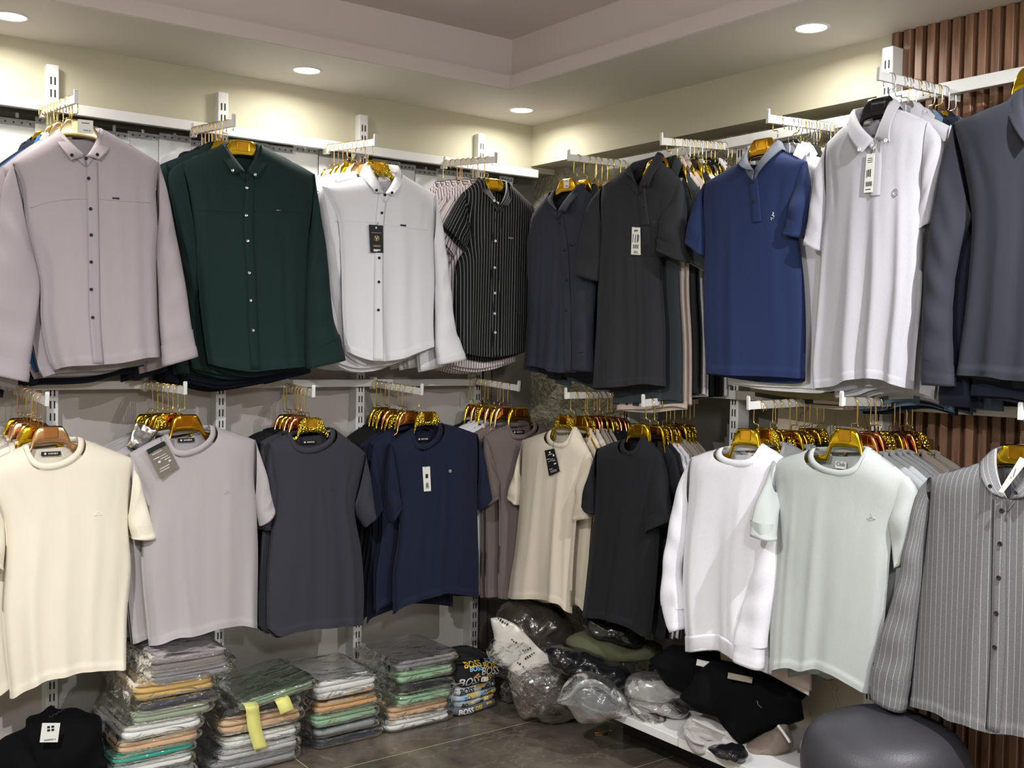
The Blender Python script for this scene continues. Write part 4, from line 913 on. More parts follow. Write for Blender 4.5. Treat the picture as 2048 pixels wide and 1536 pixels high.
# ------------------------------------------------------------------ hang everything on the arms
M['chrome_h'] = M['chrome']
HK = {'copper': 'hook_copper', 'rose_gold': 'hook_copper', 'black_plastic': 'chrome', 'chrome_h': 'chrome', 'champagne': 'hook_gold'}
PLATE = {'gold': 'gold_deep', 'gold_deep': 'gold_deep', 'rose_gold': 'copper', 'copper': 'copper', 'gold_hammered': 'gold_deep', 'black_plastic': 'black_plastic', 'champagne': 'champagne', 'chrome_h': 'chrome'}
ORD = ['front', 'second', 'third', 'fourth', 'fifth', 'sixth', 'seventh', 'eighth', 'ninth', 'tenth', 'eleventh', 'twelfth', 'thirteenth', 'fourteenth', 'fifteenth', 'sixteenth', 'seventeenth', 'eighteenth']
CNAME = {'lilac': 'lilac', 'royal': 'royal blue', 'inkblue': 'very dark navy', 'green': 'dark green', 'white': 'white', 'pinkstripe': 'pink and white striped', 'navy': 'dark navy', 'steel': 'steel blue',
         'darkslate': 'dark slate', 'pinkbeige': 'pinkish beige', 'charcoal': 'charcoal', 'jet': 'black', 'khaki': 'khaki', 'lightgrey': 'light grey', 'cream': 'cream', 'silver': 'light grey', 'beige': 'beige',
         'graphite': 'graphite', 'deepnavy': 'navy', 'brown': 'brown', 'taupe': 'taupe', 'black': 'black', 'offwhite': 'white', 'midgrey': 'mid grey', 'greystripe': 'grey chalk-striped'}
HNAME = {'gold': 'gold', 'gold_deep': 'gold', 'rose_gold': 'rose gold', 'copper': 'copper', 'gold_hammered': 'hammered gold', 'black_plastic': 'black', 'champagne': 'champagne gold', 'chrome_h': 'silver'}
KEEP = {}
def pts(fr, ps, y): return [fr.at(p, y) for p in ps]
for gi, s in enumerate(G):
    left = s['wall'] == 'L'; on = on_left if left else on_right
    B, T = on(*s['base'], 0.06), on(*s['tip'], 0.335)
    make_arm(B, T, 'white display arm holding the row behind the ' + s['short'])
    f = (0.300 - 0.06) / (0.335 - 0.06); H = B + (T - B) * f; H[2] += 0.0135
    ang0 = 0.0 if left else R90
    fr = Frame(H, ang0 + math.radians(s['yaw']))
    D, Db = s['D'], .028
    hp = fr.at(s['plate'], -.005); drop = max(.062, min(.12, -hp[1])); du = hp[0]
    if s['id'] in ('UR2',): du *= .6
    # local outline
    o = {k: fr.at(s[k], 0.0) for k in ('nl', 'nr', 'shl', 'shr')}
    o['low'] = fr.at(s['low'], -.045)
    o['pl'] = pts(fr, s['pl'], 0.0); o['pr'] = pts(fr, s['pr'], 0.0)
    hm = s['hem']; o['hem'] = [fr.at(p, 0.0 if i in (0, len(hm) - 1) else -.035) for i, p in enumerate(hm)]
    if 'collar' in s:          # the neckline runs under the collar
        for a_, b_ in (('nl', 'topL'), ('nr', 'topR')):
            q_ = fr.at(s['collar'][b_], 0.0); o[a_] = np.array([o[a_][0] * .45 + q_[0] * .55, o[a_][1] + .004])
    sls = []
    for k in ('sl', 'sr'):
        q = s[k]; ym = (q[2] + q[3]) / 2
        n = len(q[0]); O_ = [fr.at(p, q[2] + (q[3] - q[2]) * i / (n - 1)) for i, p in enumerate(q[0])]; n = len(q[1]); I_ = [fr.at(p, q[2] + (q[3] - q[2]) * i / (n - 1)) for i, p in enumerate(q[1])]
        sls.append((O_, I_) + tuple(q[2:]))
    mat = FAB[s['mat']]
    name = {'shirt': 'button_shirt', 'polo': 'polo_shirt', 'tee': 'crew_neck_tshirt', 'sweat': 'sweatshirt'}[s['kind']]
    cat = {'shirt': 'shirt', 'polo': 'polo shirt', 'tee': 'T-shirt', 'sweat': 'sweatshirt'}[s['kind']]
    root = empty(name, H, fr.ang); tag(root, s['label'], cat)
    V, F, UV, surf = body(o, D=D, Db=Db, seed=gi * 7 + 3, fold=s['fold'], collar='collar' in s)
    bo = obj('body', mesh('body', V, F, UV), mat, root)
    KEEP[s['id']] = (root, fr, surf, o, D)
    for q in sls:
        ct = q[6]
        V, F, UV = sleeve(q[0], q[1], K=18 if ct is None else 34, y0=q[2], y1=q[3], d0=q[4], d1=q[5], seed=gi * 5 + 1, lip=ct is None, t1=1.0 if ct is None else ct)
        so = obj('sleeve', mesh('sleeve', V, F, UV), mat, root)
        if ct is not None:
            V, F, UV = sleeve(q[0], q[1], K=9, y0=q[2], y1=q[3], d0=q[4], d1=q[5], seed=gi * 5 + 1, lip=True, t0=ct - .012, t1=1.0, grow=1.05 if s['kind'] != 'sweat' else .9, fold=.4)
            co = obj('cuff', mesh('cuff', V, F, UV), mat, so)
    coll = None
    if 'collar' in s:
        c = {k: fr.at(p, {'topL': 0.0, 'topR': 0.0, 'V': -.056, 'tipL': -.068, 'tipR': -.068, 'outL': -.014, 'outR': -.014}[k]) for k, p in s['collar'].items()}
        a, b = collar_mesh(c); cm = FAB[s.get('collar_mat', s['mat'])]
        coll = obj('collar', mesh('collar', *a), cm, root); solid(coll, .0024)
        st = obj('collar_stand', mesh('collar_stand', *b), cm, coll); solid(st, .0015)
        for p in s.get('cbtn', []):
            q = fr.at(p, -.066); button(coll, surf, q[0], q[1], M[s['btn']], r=.0052, y=-.0755)
        m = ((c['topL'] + c['topR']) / 2)
        nb = MB().box((m[0] + .004, .034, m[1] - .030), (.042, .001, .022)).build('neck_label', M['label_black'], root)
    else:
        V, F, UV = neckband(o, D, w=.020 if s['kind'] == 'tee' else .024)
        obj('neckband', mesh('neckband', V, F, UV), mat, root)
        if s.get('nlabel'):
            q = fr.at(s['nlabel'], .018); w_, h_ = (.060, .013) if s.get('nmat') is None else (.040, .022)
            nb = MB().box((q[0], .0165, q[1]), (w_, .001, h_)).build('neck_label', M[s.get('nmat', 'label_black')], root)
            if s.get('ntext'): text(nb, s['ntext'], .016, (q[0], .0155, q[1] + .002), M['ink'], name='lettering')
            else: bars(nb, 'printed_text', (q[0] + .006, q[1]), .030, .005, 9, M['white_ink'], gi, y=.0155); MB().cyl((q[0] - .018, .0155, q[1]), (0, 1, 0), .0035, .0004, 12).build('logo_dot', M['white_ink'], nb)
    if s.get('placket'):
        P = [fr.at(p, -.05) for p in s['placket']]
        pk = strip(root, 'placket', surf, P, .034, mat, uvo=.004)
        seam(pk, 'placket_edge', surf, [p + np.array([s['edge'] * 1.12, 0]) for p in P], FAB[s['mat']] if s['mat'] not in ('greystripe', 'pinstripe') else M['ink'], r=.0011, lift=.003)
    for p in s.get('buttons', []):
        q = fr.at(p, -.052); button(root, surf, q[0], q[1], M[s['btn']], r=.0052 if s['id'] != 'LR5' else .006, lift=.0065)
    if s.get('yoke'):
        seam(root, 'yoke_seam', surf, [fr.at(p, -.045) for p in s['yoke']], mat, r=.0013)
    if s.get('badge'):
        x, y_, w_, h_ = s['badge']; a = fr.at((x - w_ / 2, y_ - h_ / 2), -.045); b = fr.at((x + w_ / 2, y_ + h_ / 2), -.045)
        tag(decal(root, 'chest_badge', surf, a[0], b[0], b[1], a[1], M['label_black'] if s['id'] != 'UL2' else M['chrome'], lift=.003), 'small badge on the chest')
    if s.get('emb'):
        q = fr.at(s['emb'], -.05); mb = MB()
        for (dx, dz, w_, h_) in ((-.007, -.004, .010, .003), (.007, -.004, .010, .003), (0, .004, .009, .003), (-.004, 0, .003, .009), (.004, 0, .003, .009)):
            mb.box((q[0] + dx, surf.y(q[0] + dx, q[1] + dz) - .001, q[1] + dz), (w_, .0025, h_))
        mb.build('chest_emblem', mat, root, bevel=.0006)
    if s.get('bird'):
        q = fr.at(s['bird'], -.05); L_ = lambda *ps: [(q[0] + x, surf.y(q[0] + x, q[1] + z) - .0015, q[1] + z) for x, z in ps]
        mb = MB(); mb.tube(L_((-.012, -.002), (-.005, -.006), (.003, -.006), (.009, -.001), (.014, -.002)), .0009, 5); mb.tube(L_((.009, -.001), (.004, .002), (.001, .004), (.002, .010), (-.001, .014)), .0009, 5); mb.tube(L_((-.008, -.004), (.001, .002), (.001, .004)), .0009, 5)
        mb.build('chest_emblem', mat, root, smooth=True)
    if s.get('ring'):
        q = fr.at(s['ring'], -.05); y_ = surf.y(q[0], q[1]) - .003
        MB().tube([(q[0] + .0075 * math.cos(t * .3142), y_, q[1] + .010 * math.sin(t * .3142)) for t in range(21)], .0013, 6).build('chest_emblem', M['chrome'], root, smooth=True)
    if s.get('pocket'):
        a = fr.at((s['pocket'][0], s['pocket'][2]), -.045); b = fr.at((s['pocket'][1], s['pocket'][2]), -.03)
        decal(root, 'chest_pocket', surf, a[0], b[0], a[1] - .125, a[1], mat, lift=.0032, nu=8, nz=8)
    if s.get('rib'):
        # ribbed waistband of the sweatshirt
        Pb = []; n = 40; hemc = resample(o['hem'], n)
        V = []; Fb = []; UVb = []
        for i in range(2 * n):
            k = i if i < n else 2 * n - 1 - i; p = hemc[k]; e = abs(2 * k / (n - 1) - 1)
            yy = (surf.y(p[0], p[1] + .03) - .003) if i < n else Db * math.sqrt(max(0, 1 - e ** 2.6)) + .002
            for j, (dz, gx) in enumerate(((.055, 1.0), (.052, 1.05), (.045, 1.02), (0.002, .98), (-.002, .92), (.02, .88))):
                V.append((o['hem'][0][0] * 0 + p[0], yy * gx - .002 * (1 if i < n else -1) * (gx > 1), p[1] + dz - .004)); UVb.append((i * .01, dz))
        Fb = gridfaces(2 * n, 6)
        obj('waistband', mesh('waistband', V, Fb, UVb), mat, root)
    # front hanger, fitted inside the shoulders
    tl_ = lambda x, o=o, du=du, drop=drop: float(np.interp(x + du, [o['shl'][0], o['nl'][0], o['nr'][0], o['shr'][0]], [o['shl'][1], o['nl'][1], o['nr'][1], o['shr'][1]])) + drop
    fit = (s['id'], max(.07, min(.195, du - o['shl'][0] - (.065 if s['id'] in ('LL4', 'LR2') else .030))), max(.07, min(.195, o['shr'][0] - du - (.055 if s['id'] in ('LR2',) else .030))), tl_)
    hk = s['hk']
    make_hanger(H, fr.ang, drop, hk, HK.get(hk, 'hook_gold'), 1 if rnd.random() < .5 else -1, '%s hanger carrying the %s' % (HNAME[hk], s['short']), 'clothes hangers on the display arms', PLATE[hk], du, fit)
    # the rest of the row
    row = [c for c, n in s['back'] for _ in range(n)]
    nrow = len(row); protos = {}
    B_, T_ = B, T
    d_front = .300 - (Db + .016); d_back = .070
    for r_, ck in enumerate(row):
        off = d_front - (d_front - d_back) * (r_ / max(1, nrow - 1)) if nrow > 1 else d_front
        off += rnd.uniform(-.003, .003)
        P_ = B + (T - B) * ((off - .06) / .275); P_[2] += .0135
        ya = fr.ang * .35 + ang0 * .65 + math.radians(rnd.uniform(-4, 4))
        hm_ = s['hanger_mats'][r_ % len(s['hanger_mats'])]; dz = rnd.uniform(-.010, .002) - .0012 * r_
        zsc = {'inkblue': 1.055, 'pinkstripe': 1.055, 'darkslate': 1.06, 'pinkbeige': 1.075, 'khaki': 1.05, 'steel': 1.055, 'royal': .985}.get(ck, 1.02 if s['id'][0] == 'U' else .945 if s['kind'] == 'sweat' else 1.0) + rnd.uniform(-.006, .012)
        dr = drop - dz + .24 * max(0, zsc - 1); tb = min(.0115, (d_front - d_back) / max(1, nrow) * .45); mir = 1 if rnd.random() < .6 else -1; du2 = du * .5 + (-1 if left else 1) * rnd.uniform(.004, .018)
        hd = make_hanger(P_, ya, round(dr / .006) * .006, hm_, HK.get(hm_, 'hook_gold'), mir, '%s hanger, %s from the front on the arm of the %s' % (HNAME[hm_], ORD[r_ + 1], s['short']), 'clothes hangers on the display arms', PLATE[hm_], du2, fit)
        for ch_ in hd.children:
            if ch_.name.split('.')[0] in ('hanger_body', 'label_plate'): ch_.scale = (1, min(1, tb * .62 / .0075), 1)
        gname = name; bl = '%s %s, %s from the front behind the %s' % (CNAME[ck], s['typ'], ORD[r_ + 1], s['short'])
        loc = Vector(P_) + Vector((fr.ax * (du2 - du)).tolist()) + Vector((0, 0, dz))
        var = r_ % 2
        if (ck, var) not in protos:
            t = empty(gname, loc, ya); t.scale = (1, 1, zsc); tag(t, bl, cat, 'row behind the ' + s['short'])
            fm = FAB[ck]; tb = min(.0115, (d_front - d_back) / max(1, nrow) * .45)
            V, F, UV, _s = body(o, NS=26, NT=22, D=tb, Db=tb, seed=gi + 50 + 9 * var, fold=.4 if nrow < 9 else .25, nfold=6, hem_drop=.012, collar='collar' in s)
            obj('body', mesh('body', V, F, UV), fm, t)
            for q in sls:
                V, F, UV = sleeve(q[0], q[1], K=10, Mr=12, y0=0, y1=0, d0=tb, d1=tb * 1.1, seed=gi + var, lip=True, fold=.3)
                obj('sleeve', mesh('sleeve', V, F, UV), fm, t)
            if 'collar' in s:
                cc = {k: np.array(v) for k, v in c.items()}
                a, b = collar_mesh(cc, back=.022, leaf=.045)
                Vc = [(p[0], p[1] * .45, p[2]) for p in a[0]]
                obj('collar', mesh('collar', Vc, a[1], a[2]), fm, t)
            else:
                V, F, UV = neckband(o, tb, w=.018, n=20, Db=tb); obj('neckband', mesh('neckband', V, F, UV), fm, t)
            protos[(ck, var)] = t
        else:
            t0_ = protos[(ck, var)]; t = t0_.copy(); COL.objects.link(t); t.location = loc; t.rotation_euler = (0, 0, ya); t.scale = (1, 1, zsc); t['label'] = bl
            for ch in list(t0_.children):
                cc_ = ch.copy(); COL.objects.link(cc_); cc_.parent = t
# ------------------------------------------------------------------ clear pouches hanging behind the upper rail
M['pouch'] = plain('white_pouch_card', rgb(214, 216, 214), 0.25, noise=0.04, scale=6)
tag(MB().tube([(-4.3, 0.006, 2.232), (-0.09, 0.006, 2.24)], .006, 8).build('pouch_rail', M['dark'], smooth=True), 'thin dark rod behind the upper rail with white pouches on it', 'rail')
PX = [(0, 70, 234), (71, 120, 242), (126, 196, 252), (200, 256, 261), (257, 317, 269), (319, 379, 274), (381, 436, 280), (438, 486, 284), (488, 536, 288), (538, 587, 291), (588, 636, 298), (638, 690, 308), (692, 742, 315), (744, 797, 324), (799, 830, 333), (831, 872, 338), (874, 912, 343), (914, 954, 349), (956, 996, 354), (998, 1023, 358)]
for k, (a_, b_, t_) in enumerate(PX):
    p, q = on_left(a_, t_, .004), on_left(b_, t_, .004); w = q[0] - p[0]; zt = p[2] + (0.012 if k % 3 else 0)
    yo = -.009 if k % 2 else .001
    r_ = empty('hanging_pouch', ((p[0] + q[0]) / 2, yo, zt))
    desc = ('to the left of the lilac shirt collar' if k < 2 else 'between the lilac and dark green shirts' if k < 8 else 'between the dark green and white shirts' if k < 13 else 'between the white and pinstriped shirts' if k < 17 else 'near the corner, by the pinstriped shirt')
    tag(r_, 'flat white pouch with a clear snap header, %s from the left under the upper rail' % (['first', 'second', 'third', 'fourth', 'fifth', 'sixth', 'seventh', 'eighth', 'ninth', 'tenth', 'eleventh', 'twelfth', 'thirteenth', 'fourteenth', 'fifteenth', 'sixteenth', 'seventeenth', 'eighteenth', 'nineteenth', 'last'][k]), 'pouch', 'white pouches hanging behind the upper rail')
    MB().box((0, 0, -.29), (w + .006, .005, .54)).build('sleeve_panel', M['pouch'], r_, bevel=.002)
    MB().box((0, -.004, -.011), (w + .006, .003, .024)).build('header_strip', M['film_soft'], r_)
    mb = MB()
    for i in range(4): mb.cyl(((i - 1.5) * w / 4.2, -.0065, -.011), (0, 1, 0), .0028, .003, 10)
    mb.build('snap_row', M['dark'], r_)
    MB().box((0, .004, .012 + (2.236 - zt) / 2), (.010, .002, 2.236 - zt + .02)).build('hanging_tab', M['film_soft'], r_)

# ------------------------------------------------------------------ folded goods in clear bags on the floor
def pillow(w, d, h, r, seed=0, amp=0.002, n=64, p=0.22, sag=0.0, freq=1.0, hi=0.0):
    rs = np.random.RandomState(seed); ph = rs.uniform(0, 6.28, 10); V = []
    prof = [(0.0, 0), (0.35, 0), (0.7, 0), (1 - .0, 0)]
    R = []
    for k in range(4): R.append(((k + 0.02) / 4, 0, 0.0))          # bottom disc
    for k in range(9):
        a = -math.pi / 2 + math.pi * k / 8; R.append((1.0, r * math.cos(a) - r, .5 + .5 * math.sin(a)))
    for k in range(5): R.append(((4.4 - k + .02) / 5, 0, 1.0))
    for (s_, ins, zz) in R:
        for j in range(n):
            th = 2 * math.pi * j / n; c, s2 = math.cos(th), math.sin(th)
            x = (w / 2 + ins) * s_ * math.copysign(abs(c) ** p, c); y = (d / 2 + ins) * s_ * math.copysign(abs(s2) ** p, s2)
            z = h * zz
            f = math.sin(23 * freq * x + 9 * y + ph[0]) * math.sin(31 * freq * y + 60 * z + ph[1]) + .6 * math.sin(70 * freq * x + 40 * y + 90 * z + ph[2])
            g_ = math.sin(48 * freq * x + ph[3]) * math.sin(55 * freq * y + ph[4])
            nx, ny = c, s2; e = 1.0 if s_ > .9 else .25
            x += nx * amp * f * e; y += ny * amp * f * e
            if zz > .4: z += amp * g_ * .9 - sag * (1 - s_) + hi * amp * math.sin(130 * x + 90 * y + ph[5])
            V.append((x, y, z))
    nr = len(R); F = gridfaces(nr, n, 0, True, True)
    F.append(tuple(range(n))); F.append(tuple((nr - 1) * n + n - 1 - j for j in range(n)))
    return V, F
def package(x, y, z, w, d, h, col, label, layers=2, seed=0, rot=None, rz=0.0, group=None, film='film', mat=None, band=None):
    """a folded shirt in a clear bag: folded layers with rounded edges inside a wrinkled film"""
    t = empty('bagged_shirt', (x, y, z), rz, rot=rot); tag(t, label, 'bagged shirt', group)
    lh = (h - .004) / layers; V = []; F = []
    rs = random.Random(seed)
    for k in range(layers):
        v, f = pillow(w - .012 + rs.uniform(-.006, .004), d - .02, lh * .97, lh * .46, seed * 3 + k, .0022, 48)
        n0 = len(V); V += [(a + rs.uniform(-.0, .0), b + .003 * k, c + k * lh + .002) for a, b, c in v]; F += [tuple(i + n0 for i in q) for q in f]
    g_ = obj('folded_shirt', mesh('folded_shirt', V, F), mat or fabric(col, wr=.5), t)
    v, f = pillow(w + .010, d + .014, h + .001, h * .42, seed + 500, .0028, 64, .2, 0, 1.2, .3)
    # loose film ears at the ends
    V2 = list(v); F2 = list(f)
    for sx in (-1, 1):
        n0 = len(V2); ny = 14
        for i in range(ny):
            yy = (i / (ny - 1) - .5) * d * .96
            for j in range(5):
                a = j / 4; ln = .010 + .008 * math.sin(i * 1.7 + seed); V2.append((sx * (w / 2 + .004 + a * ln), yy + .004 * math.sin(i * 2.1 + j), h * (.5 + .35 * a * math.sin(i * 1.3 + seed * 2) - .28 * a)))
        F2 += [tuple(q + n0 for q in fq) for fq in gridfaces(ny, 5)]
    obj('plastic_bag', mesh('plastic_bag', V2, F2), M[film], t)
    return t
def stack(front, items, depth, seed0, place):
    """items: (px left, px right, py top, py bottom at the left front corner, colour, layers, words); front edge on the plane y = -front"""
    n = len(items)
    for k, it in enumerate(items):
        xl, xr, yt, yb, col, lay, words = it[:7]; ex = it[7] if len(it) > 7 else {}
        p0, p1 = on_left(xl, yb, front), on_left(xr, yb, front); z1 = on_left(xl, yt, front)[2]
        z0 = max(0.002, p0[2]); h = max(.016, z1 - z0); w = p1[0] - p0[0]
        pos = 'topmost' if k == 0 else 'lowest' if k == n - 1 else ORD[k] + ' from the top'
        package((p0[0] + p1[0]) / 2, -front + depth / 2 + rnd.uniform(-.004, .004), z0, w, depth, h - .001, col, '%s, %s of %s' % (words, pos, place), lay, seed0 + k, group='bagged shirts ' + place, **ex)
K = {'gbrown': rgb(126, 116, 116), 'ggrey': rgb(140, 134, 138), 'mustard': rgb(206, 168, 96), 'dnavy': rgb(46, 48, 58), 'sagebag': rgb(150, 160, 136), 'wh': rgb(224, 222, 218), 'tan': rgb(206, 168, 130), 'teal': rgb(30, 150, 130),
     'grn': rgb(150, 184, 148), 'dgrn': rgb(126, 146, 116), 'blk': rgb(30, 30, 33), 'gry': rgb(150, 150, 152), 'org': rgb(206, 160, 104), 'lgr': rgb(186, 184, 184)}
stack(.47, [(300, 462, 1322, 1352, K['gbrown'], 2, 'grey-brown bagged shirt'), (300, 470, 1348, 1376, K['ggrey'], 2, 'grey bagged shirt'), (266, 438, 1370, 1410, K['mustard'], 3, 'mustard yellow bagged shirt'),
            (278, 446, 1408, 1432, K['dnavy'], 1, 'dark navy bagged shirt'), (264, 434, 1431, 1456, K['sagebag'], 2, 'sage green bagged shirt'), (244, 412, 1458, 1490, K['wh'], 2, 'white bagged shirt'),
            (236, 408, 1492, 1516, K['tan'], 2, 'tan bagged shirt'), (222, 398, 1518, 1536, K['teal'], 2, 'teal bagged shirt'), (222, 396, 1538, 1562, K['wh'], 2, 'white bagged shirt'), (220, 400, 1563, 1640, K['gry'], 2, 'grey bagged shirt')],
      .34, 10, 'the stack beside the black sweater')
stack(.45, [(450, 606, 1420, 1444, K['blk'], 1, 'black bagged shirt'), (440, 612, 1446, 1478, K['tan'], 2, 'tan bagged shirt'), (446, 606, 1480, 1506, K['wh'], 2, 'white bagged shirt'), (440, 606, 1508, 1530, K['lgr'], 2, 'pale grey bagged shirt'), (420, 604, 1532, 1640, K['gry'], 2, 'grey bagged shirt')],
      .33, 40, 'the stack with yellow paper strips')
stack(.41, [(630, 762, 1368, 1408, K['wh'], 3, 'white bagged shirt'), (632, 766, 1386 + 24, 1424 + 10, K['org'], 2, 'orange-tan bagged shirt'), (628, 764, 1436, 1462, K['grn'], 2, 'light green bagged shirt'), (632, 762, 1464, 1482, K['gry'], 1, 'grey bagged shirt'), (634, 768, 1484, 1512, K['dnavy'], 2, 'dark grey bagged shirt')],
      .33, 60, 'the stack leaning under the green shirt')
stack(.41, [(795, 922, 1326, 1346, K['ggrey'], 2, 'grey bagged shirt'), (796, 914, 1347, 1372, K['grn'], 2, 'light green bagged shirt'), (800, 914, 1373, 1394, K['blk'], 1, 'black bagged shirt'), (798, 912, 1395, 1418, K['grn'], 2, 'light green bagged shirt'), (780, 908, 1420, 1446, K['tan'], 2, 'tan bagged shirt'), (774, 908, 1447, 1480, K['wh'], 2, 'white bagged shirt')],
      .34, 80, 'the stack next to the printed T-shirts')
# dark grey bag lying over the back of the first stack, green shirt tilted between two stacks
p = on_left(380, 1318, .30)
package(p[0], -.25, p[2] - .018, .27, .24, .03, rgb(96, 94, 96), 'dark grey bagged shirt lying across the back of the first stack', 2, 98, rot=(math.radians(9), math.radians(-2), .1), group=None)
a_, b_ = on_left(508, 1408, .46), on_left(628, 1360, .44)
ang_ = math.atan2(b_[2] - a_[2], b_[0] - a_[0])
package((a_[0] + b_[0]) / 2 - .02, -.30, (a_[2] + b_[2]) / 2 - .022, .30, .32, .034, K['dgrn'], 'green bagged shirt tilted up against the white bagged stack', 3, 99, rot=(0, -ang_ * .8, .02))
# yellow paper strips hanging out of the second stack
def paper(name, label, P, w, mat, d):
    P = resample(P, 26); d = np.array(d); V = []
    for p_ in P: V += [tuple(p_ - d * w / 2), tuple(p_ + d * w / 2)]
    o_ = obj(name, mesh(name, V, gridfaces(len(P), 2)), mat); solid(o_, .0006); return tag(o_, label, 'paper strip')
q = [on_left(x_, y_, .475 - .0) for x_, y_ in ((505, 1412), (508, 1432), (512, 1460), (524, 1500))]
q = [np.array([q[0][0], -.40, q[0][2] + .004])] + [np.array([p_[0], -.462 - .004, p_[2]]) for p_ in q]
o_ = paper('paper_strip', 'long yellow paper strip hanging down the front of the second stack', q, .048, M['yellow_paper'], (1, 0, .0))
q = [on_left(x_, y_, .47) for x_, y_ in ((566, 1402), (570, 1412), (574, 1424))]
q = [np.array([q[0][0], -.40, q[0][2] + .006]), np.array([q[0][0], -.455, q[0][2] + .006])] + [np.array([p_[0], -.472, p_[2]]) for p_ in q[1:]]
paper('paper_strip', 'short folded yellow paper strip beside the long one', q, .052, M['yellow_paper'], (.97, 0, .2))

# ------------------------------------------------------------------ soft goods traced and given their own depth
def facing(px, py, z=None, off=None, wall=None):
    P = on_level(px, py, z) if z is not None else (on_left if wall == 'L' else on_right)(px, py, off)
    v = P - CAM; return Frame(P, math.atan2(v[1], v[0]) - math.pi / 2)
def blob(fr, px, depth, seed=0, amp=.004, y0=0.0, rings=9, n=90, freq=1.0, flat=.75, center=None, crisp=False, shrink=1.0):
    """a rounded soft body with the traced outline, swelling towards the viewer and away"""
    rs = np.random.RandomState(seed); ph = rs.uniform(0, 6.28, 12)
    P = np.array([fr.at(p, y0) for p in px]); P = resample(list(P) + [P[0]], n + 1, smooth=not crisp)[:-1]
    c = P.mean(0) if center is None else fr.at(center, y0); P = c + (P - c) * shrink; V = []
    lv = [(math.cos(a), math.sin(a)) for a in np.linspace(-math.pi / 2 + .12, math.pi / 2 - .12, 2 * rings)]
    for (s_, q) in lv:
        s2 = s_ ** flat
        for j in range(n):
            u, z = c + (P[j] - c) * s2; a = 2 * math.pi * j / n
            f = math.sin(26 * freq * u + 14 * z * freq + ph[0] + 2 * q) + .7 * math.sin(-19 * freq * u + 37 * freq * z + ph[1]) + .5 * math.sin(55 * freq * u + 48 * freq * z + ph[2]) + .35 * math.sin(90 * freq * u - 70 * freq * z + ph[3])
            V.append((u + .3 * amp * math.sin(9 * a + ph[4]) * s2, y0 - depth * q + (-1 if q > 0 else 1) * amp * f * (.3 + .7 * abs(q)), z + .3 * amp * math.sin(7 * a + ph[5])))
    m = 2 * rings; F = gridfaces(m, n, 0, False, True); F.append(tuple(n - 1 - j for j in range(n))); F.append(tuple((m - 1) * n + j for j in range(n)))
    return V, F
def soft(name, label, cat, fr, px, depth, mat, part=None, **k):
    t = empty(name, fr.H, fr.ang); tag(t, label, cat, k.pop('group', None))
    V, F = blob(fr, px, depth, **k); o_ = obj(part or 'cloth_body', mesh(part or 'cloth_body', V, F), mat, t); return t, o_
BLACK = fabric(rgb(9, 9, 11), wr=.4, sheen=0.0, spec=.1)
M['print_yellow'] = plain('yellow_print', rgb(232, 190, 50), .6); M['print_white'] = plain('white_print', rgb(225, 225, 222), .6); M['print_blue'] = plain('blue_print', rgb(140, 195, 230), .6); M['print_grey'] = plain('grey_print', rgb(120, 122, 126), .6); M['print_black'] = plain('black_print', rgb(22, 22, 25), .7); M['print_orange'] = plain('orange_print', rgb(214, 130, 70), .6)
M['neck_ink'] = plain('faded_grey_print', rgb(70, 72, 80), .7)
# black sweater with a white tag at the lower left
fr = facing(100, 1560, .0); fr.H[2] = 0
BL = on_left(100, 1480, .30); v = BL - CAM; fr = Frame(BL, math.atan2(v[1], v[0]) - math.pi / 2)
t, o_ = soft('black_sweater', 'folded black sweater with a white swing tag, standing at the foot of the left wall', 'sweater', fr, [(-60, 1530), (-20, 1500), (10, 1478), (48, 1460), (52, 1440), (80, 1432), (103, 1414), (116, 1422), (152, 1418), (180, 1430), (202, 1438), (204, 1480), (222, 1530), (225, 1600), (100, 1640), (-70, 1610)], .14, BLACK, amp=.005, seed=3)
u0, z0 = fr.at((100, 1462), -.135)
tg = MB().box((u0, -.150, z0), (.052, .0012, .060), Matrix.Rotation(.12, 3, 'Y')).build('swing_tag', M['paper'], t)
mb = MB()
for dx in (-.006, .006):
    for dz in (.008, .018): mb.box((u0 + dx + .002, -.1512, z0 + dz), (.008, .0006, .007))
mb.build('printed_logo', M['ink'], tg); bars(tg, 'small_print', (u0, z0 - .022), .034, .004, 8, M['ink'], 5, y=-.1512)
MB().tube([(u0 - .004 + .0045 * i, -.141, z0 + .044 + .0022 * i + .004 * math.sin(i * 2.3)) for i in range(11)], .0006, 5).build('neck_print', M['neck_ink'], t)

# printed T-shirts with big lettering, folded in a pile
from mathutils.bvhtree import BVHTree
def wrap_text(parent, fr_local, V, F, s_, size, u, z, mat, tilt=0.0, bold=0.0, sx=1.0):
    """lettering laid on the front of a soft body"""
    me = text_mesh(s_, size, depth=0.0, bold=bold, sx=sx)
    bm = bmesh.new(); bm.from_mesh(me)
    bmesh.ops.triangulate(bm, faces=bm.faces[:]); bmesh.ops.subdivide_edges(bm, edges=[e for e in bm.edges if e.calc_length() > .006], cuts=2)
    tree = BVHTree.FromPolygons([Vector(v) for v in V], [list(f) for f in F])
    ct, stt = math.cos(tilt), math.sin(tilt)
    for v in bm.verts:
        x, y = v.co.x * ct - v.co.y * stt, v.co.x * stt + v.co.y * ct
        dr = Vector((.20, .93, -.26)).normalized(); o3 = Vector((u + x, 0, z + y)) - dr * (1.0 / dr.y)
        hit = tree.ray_cast(o3, dr)
        q3 = (hit[0] - dr * .0032) if hit[0] is not None else Vector((u + x, .03, z + y)); v.co = q3
    bm.to_mesh(me); bm.free(); me.materials.clear(); me.materials.append(mat)
    return obj('lettering', me, None, parent)
PT = on_left(957, 1420, .40)
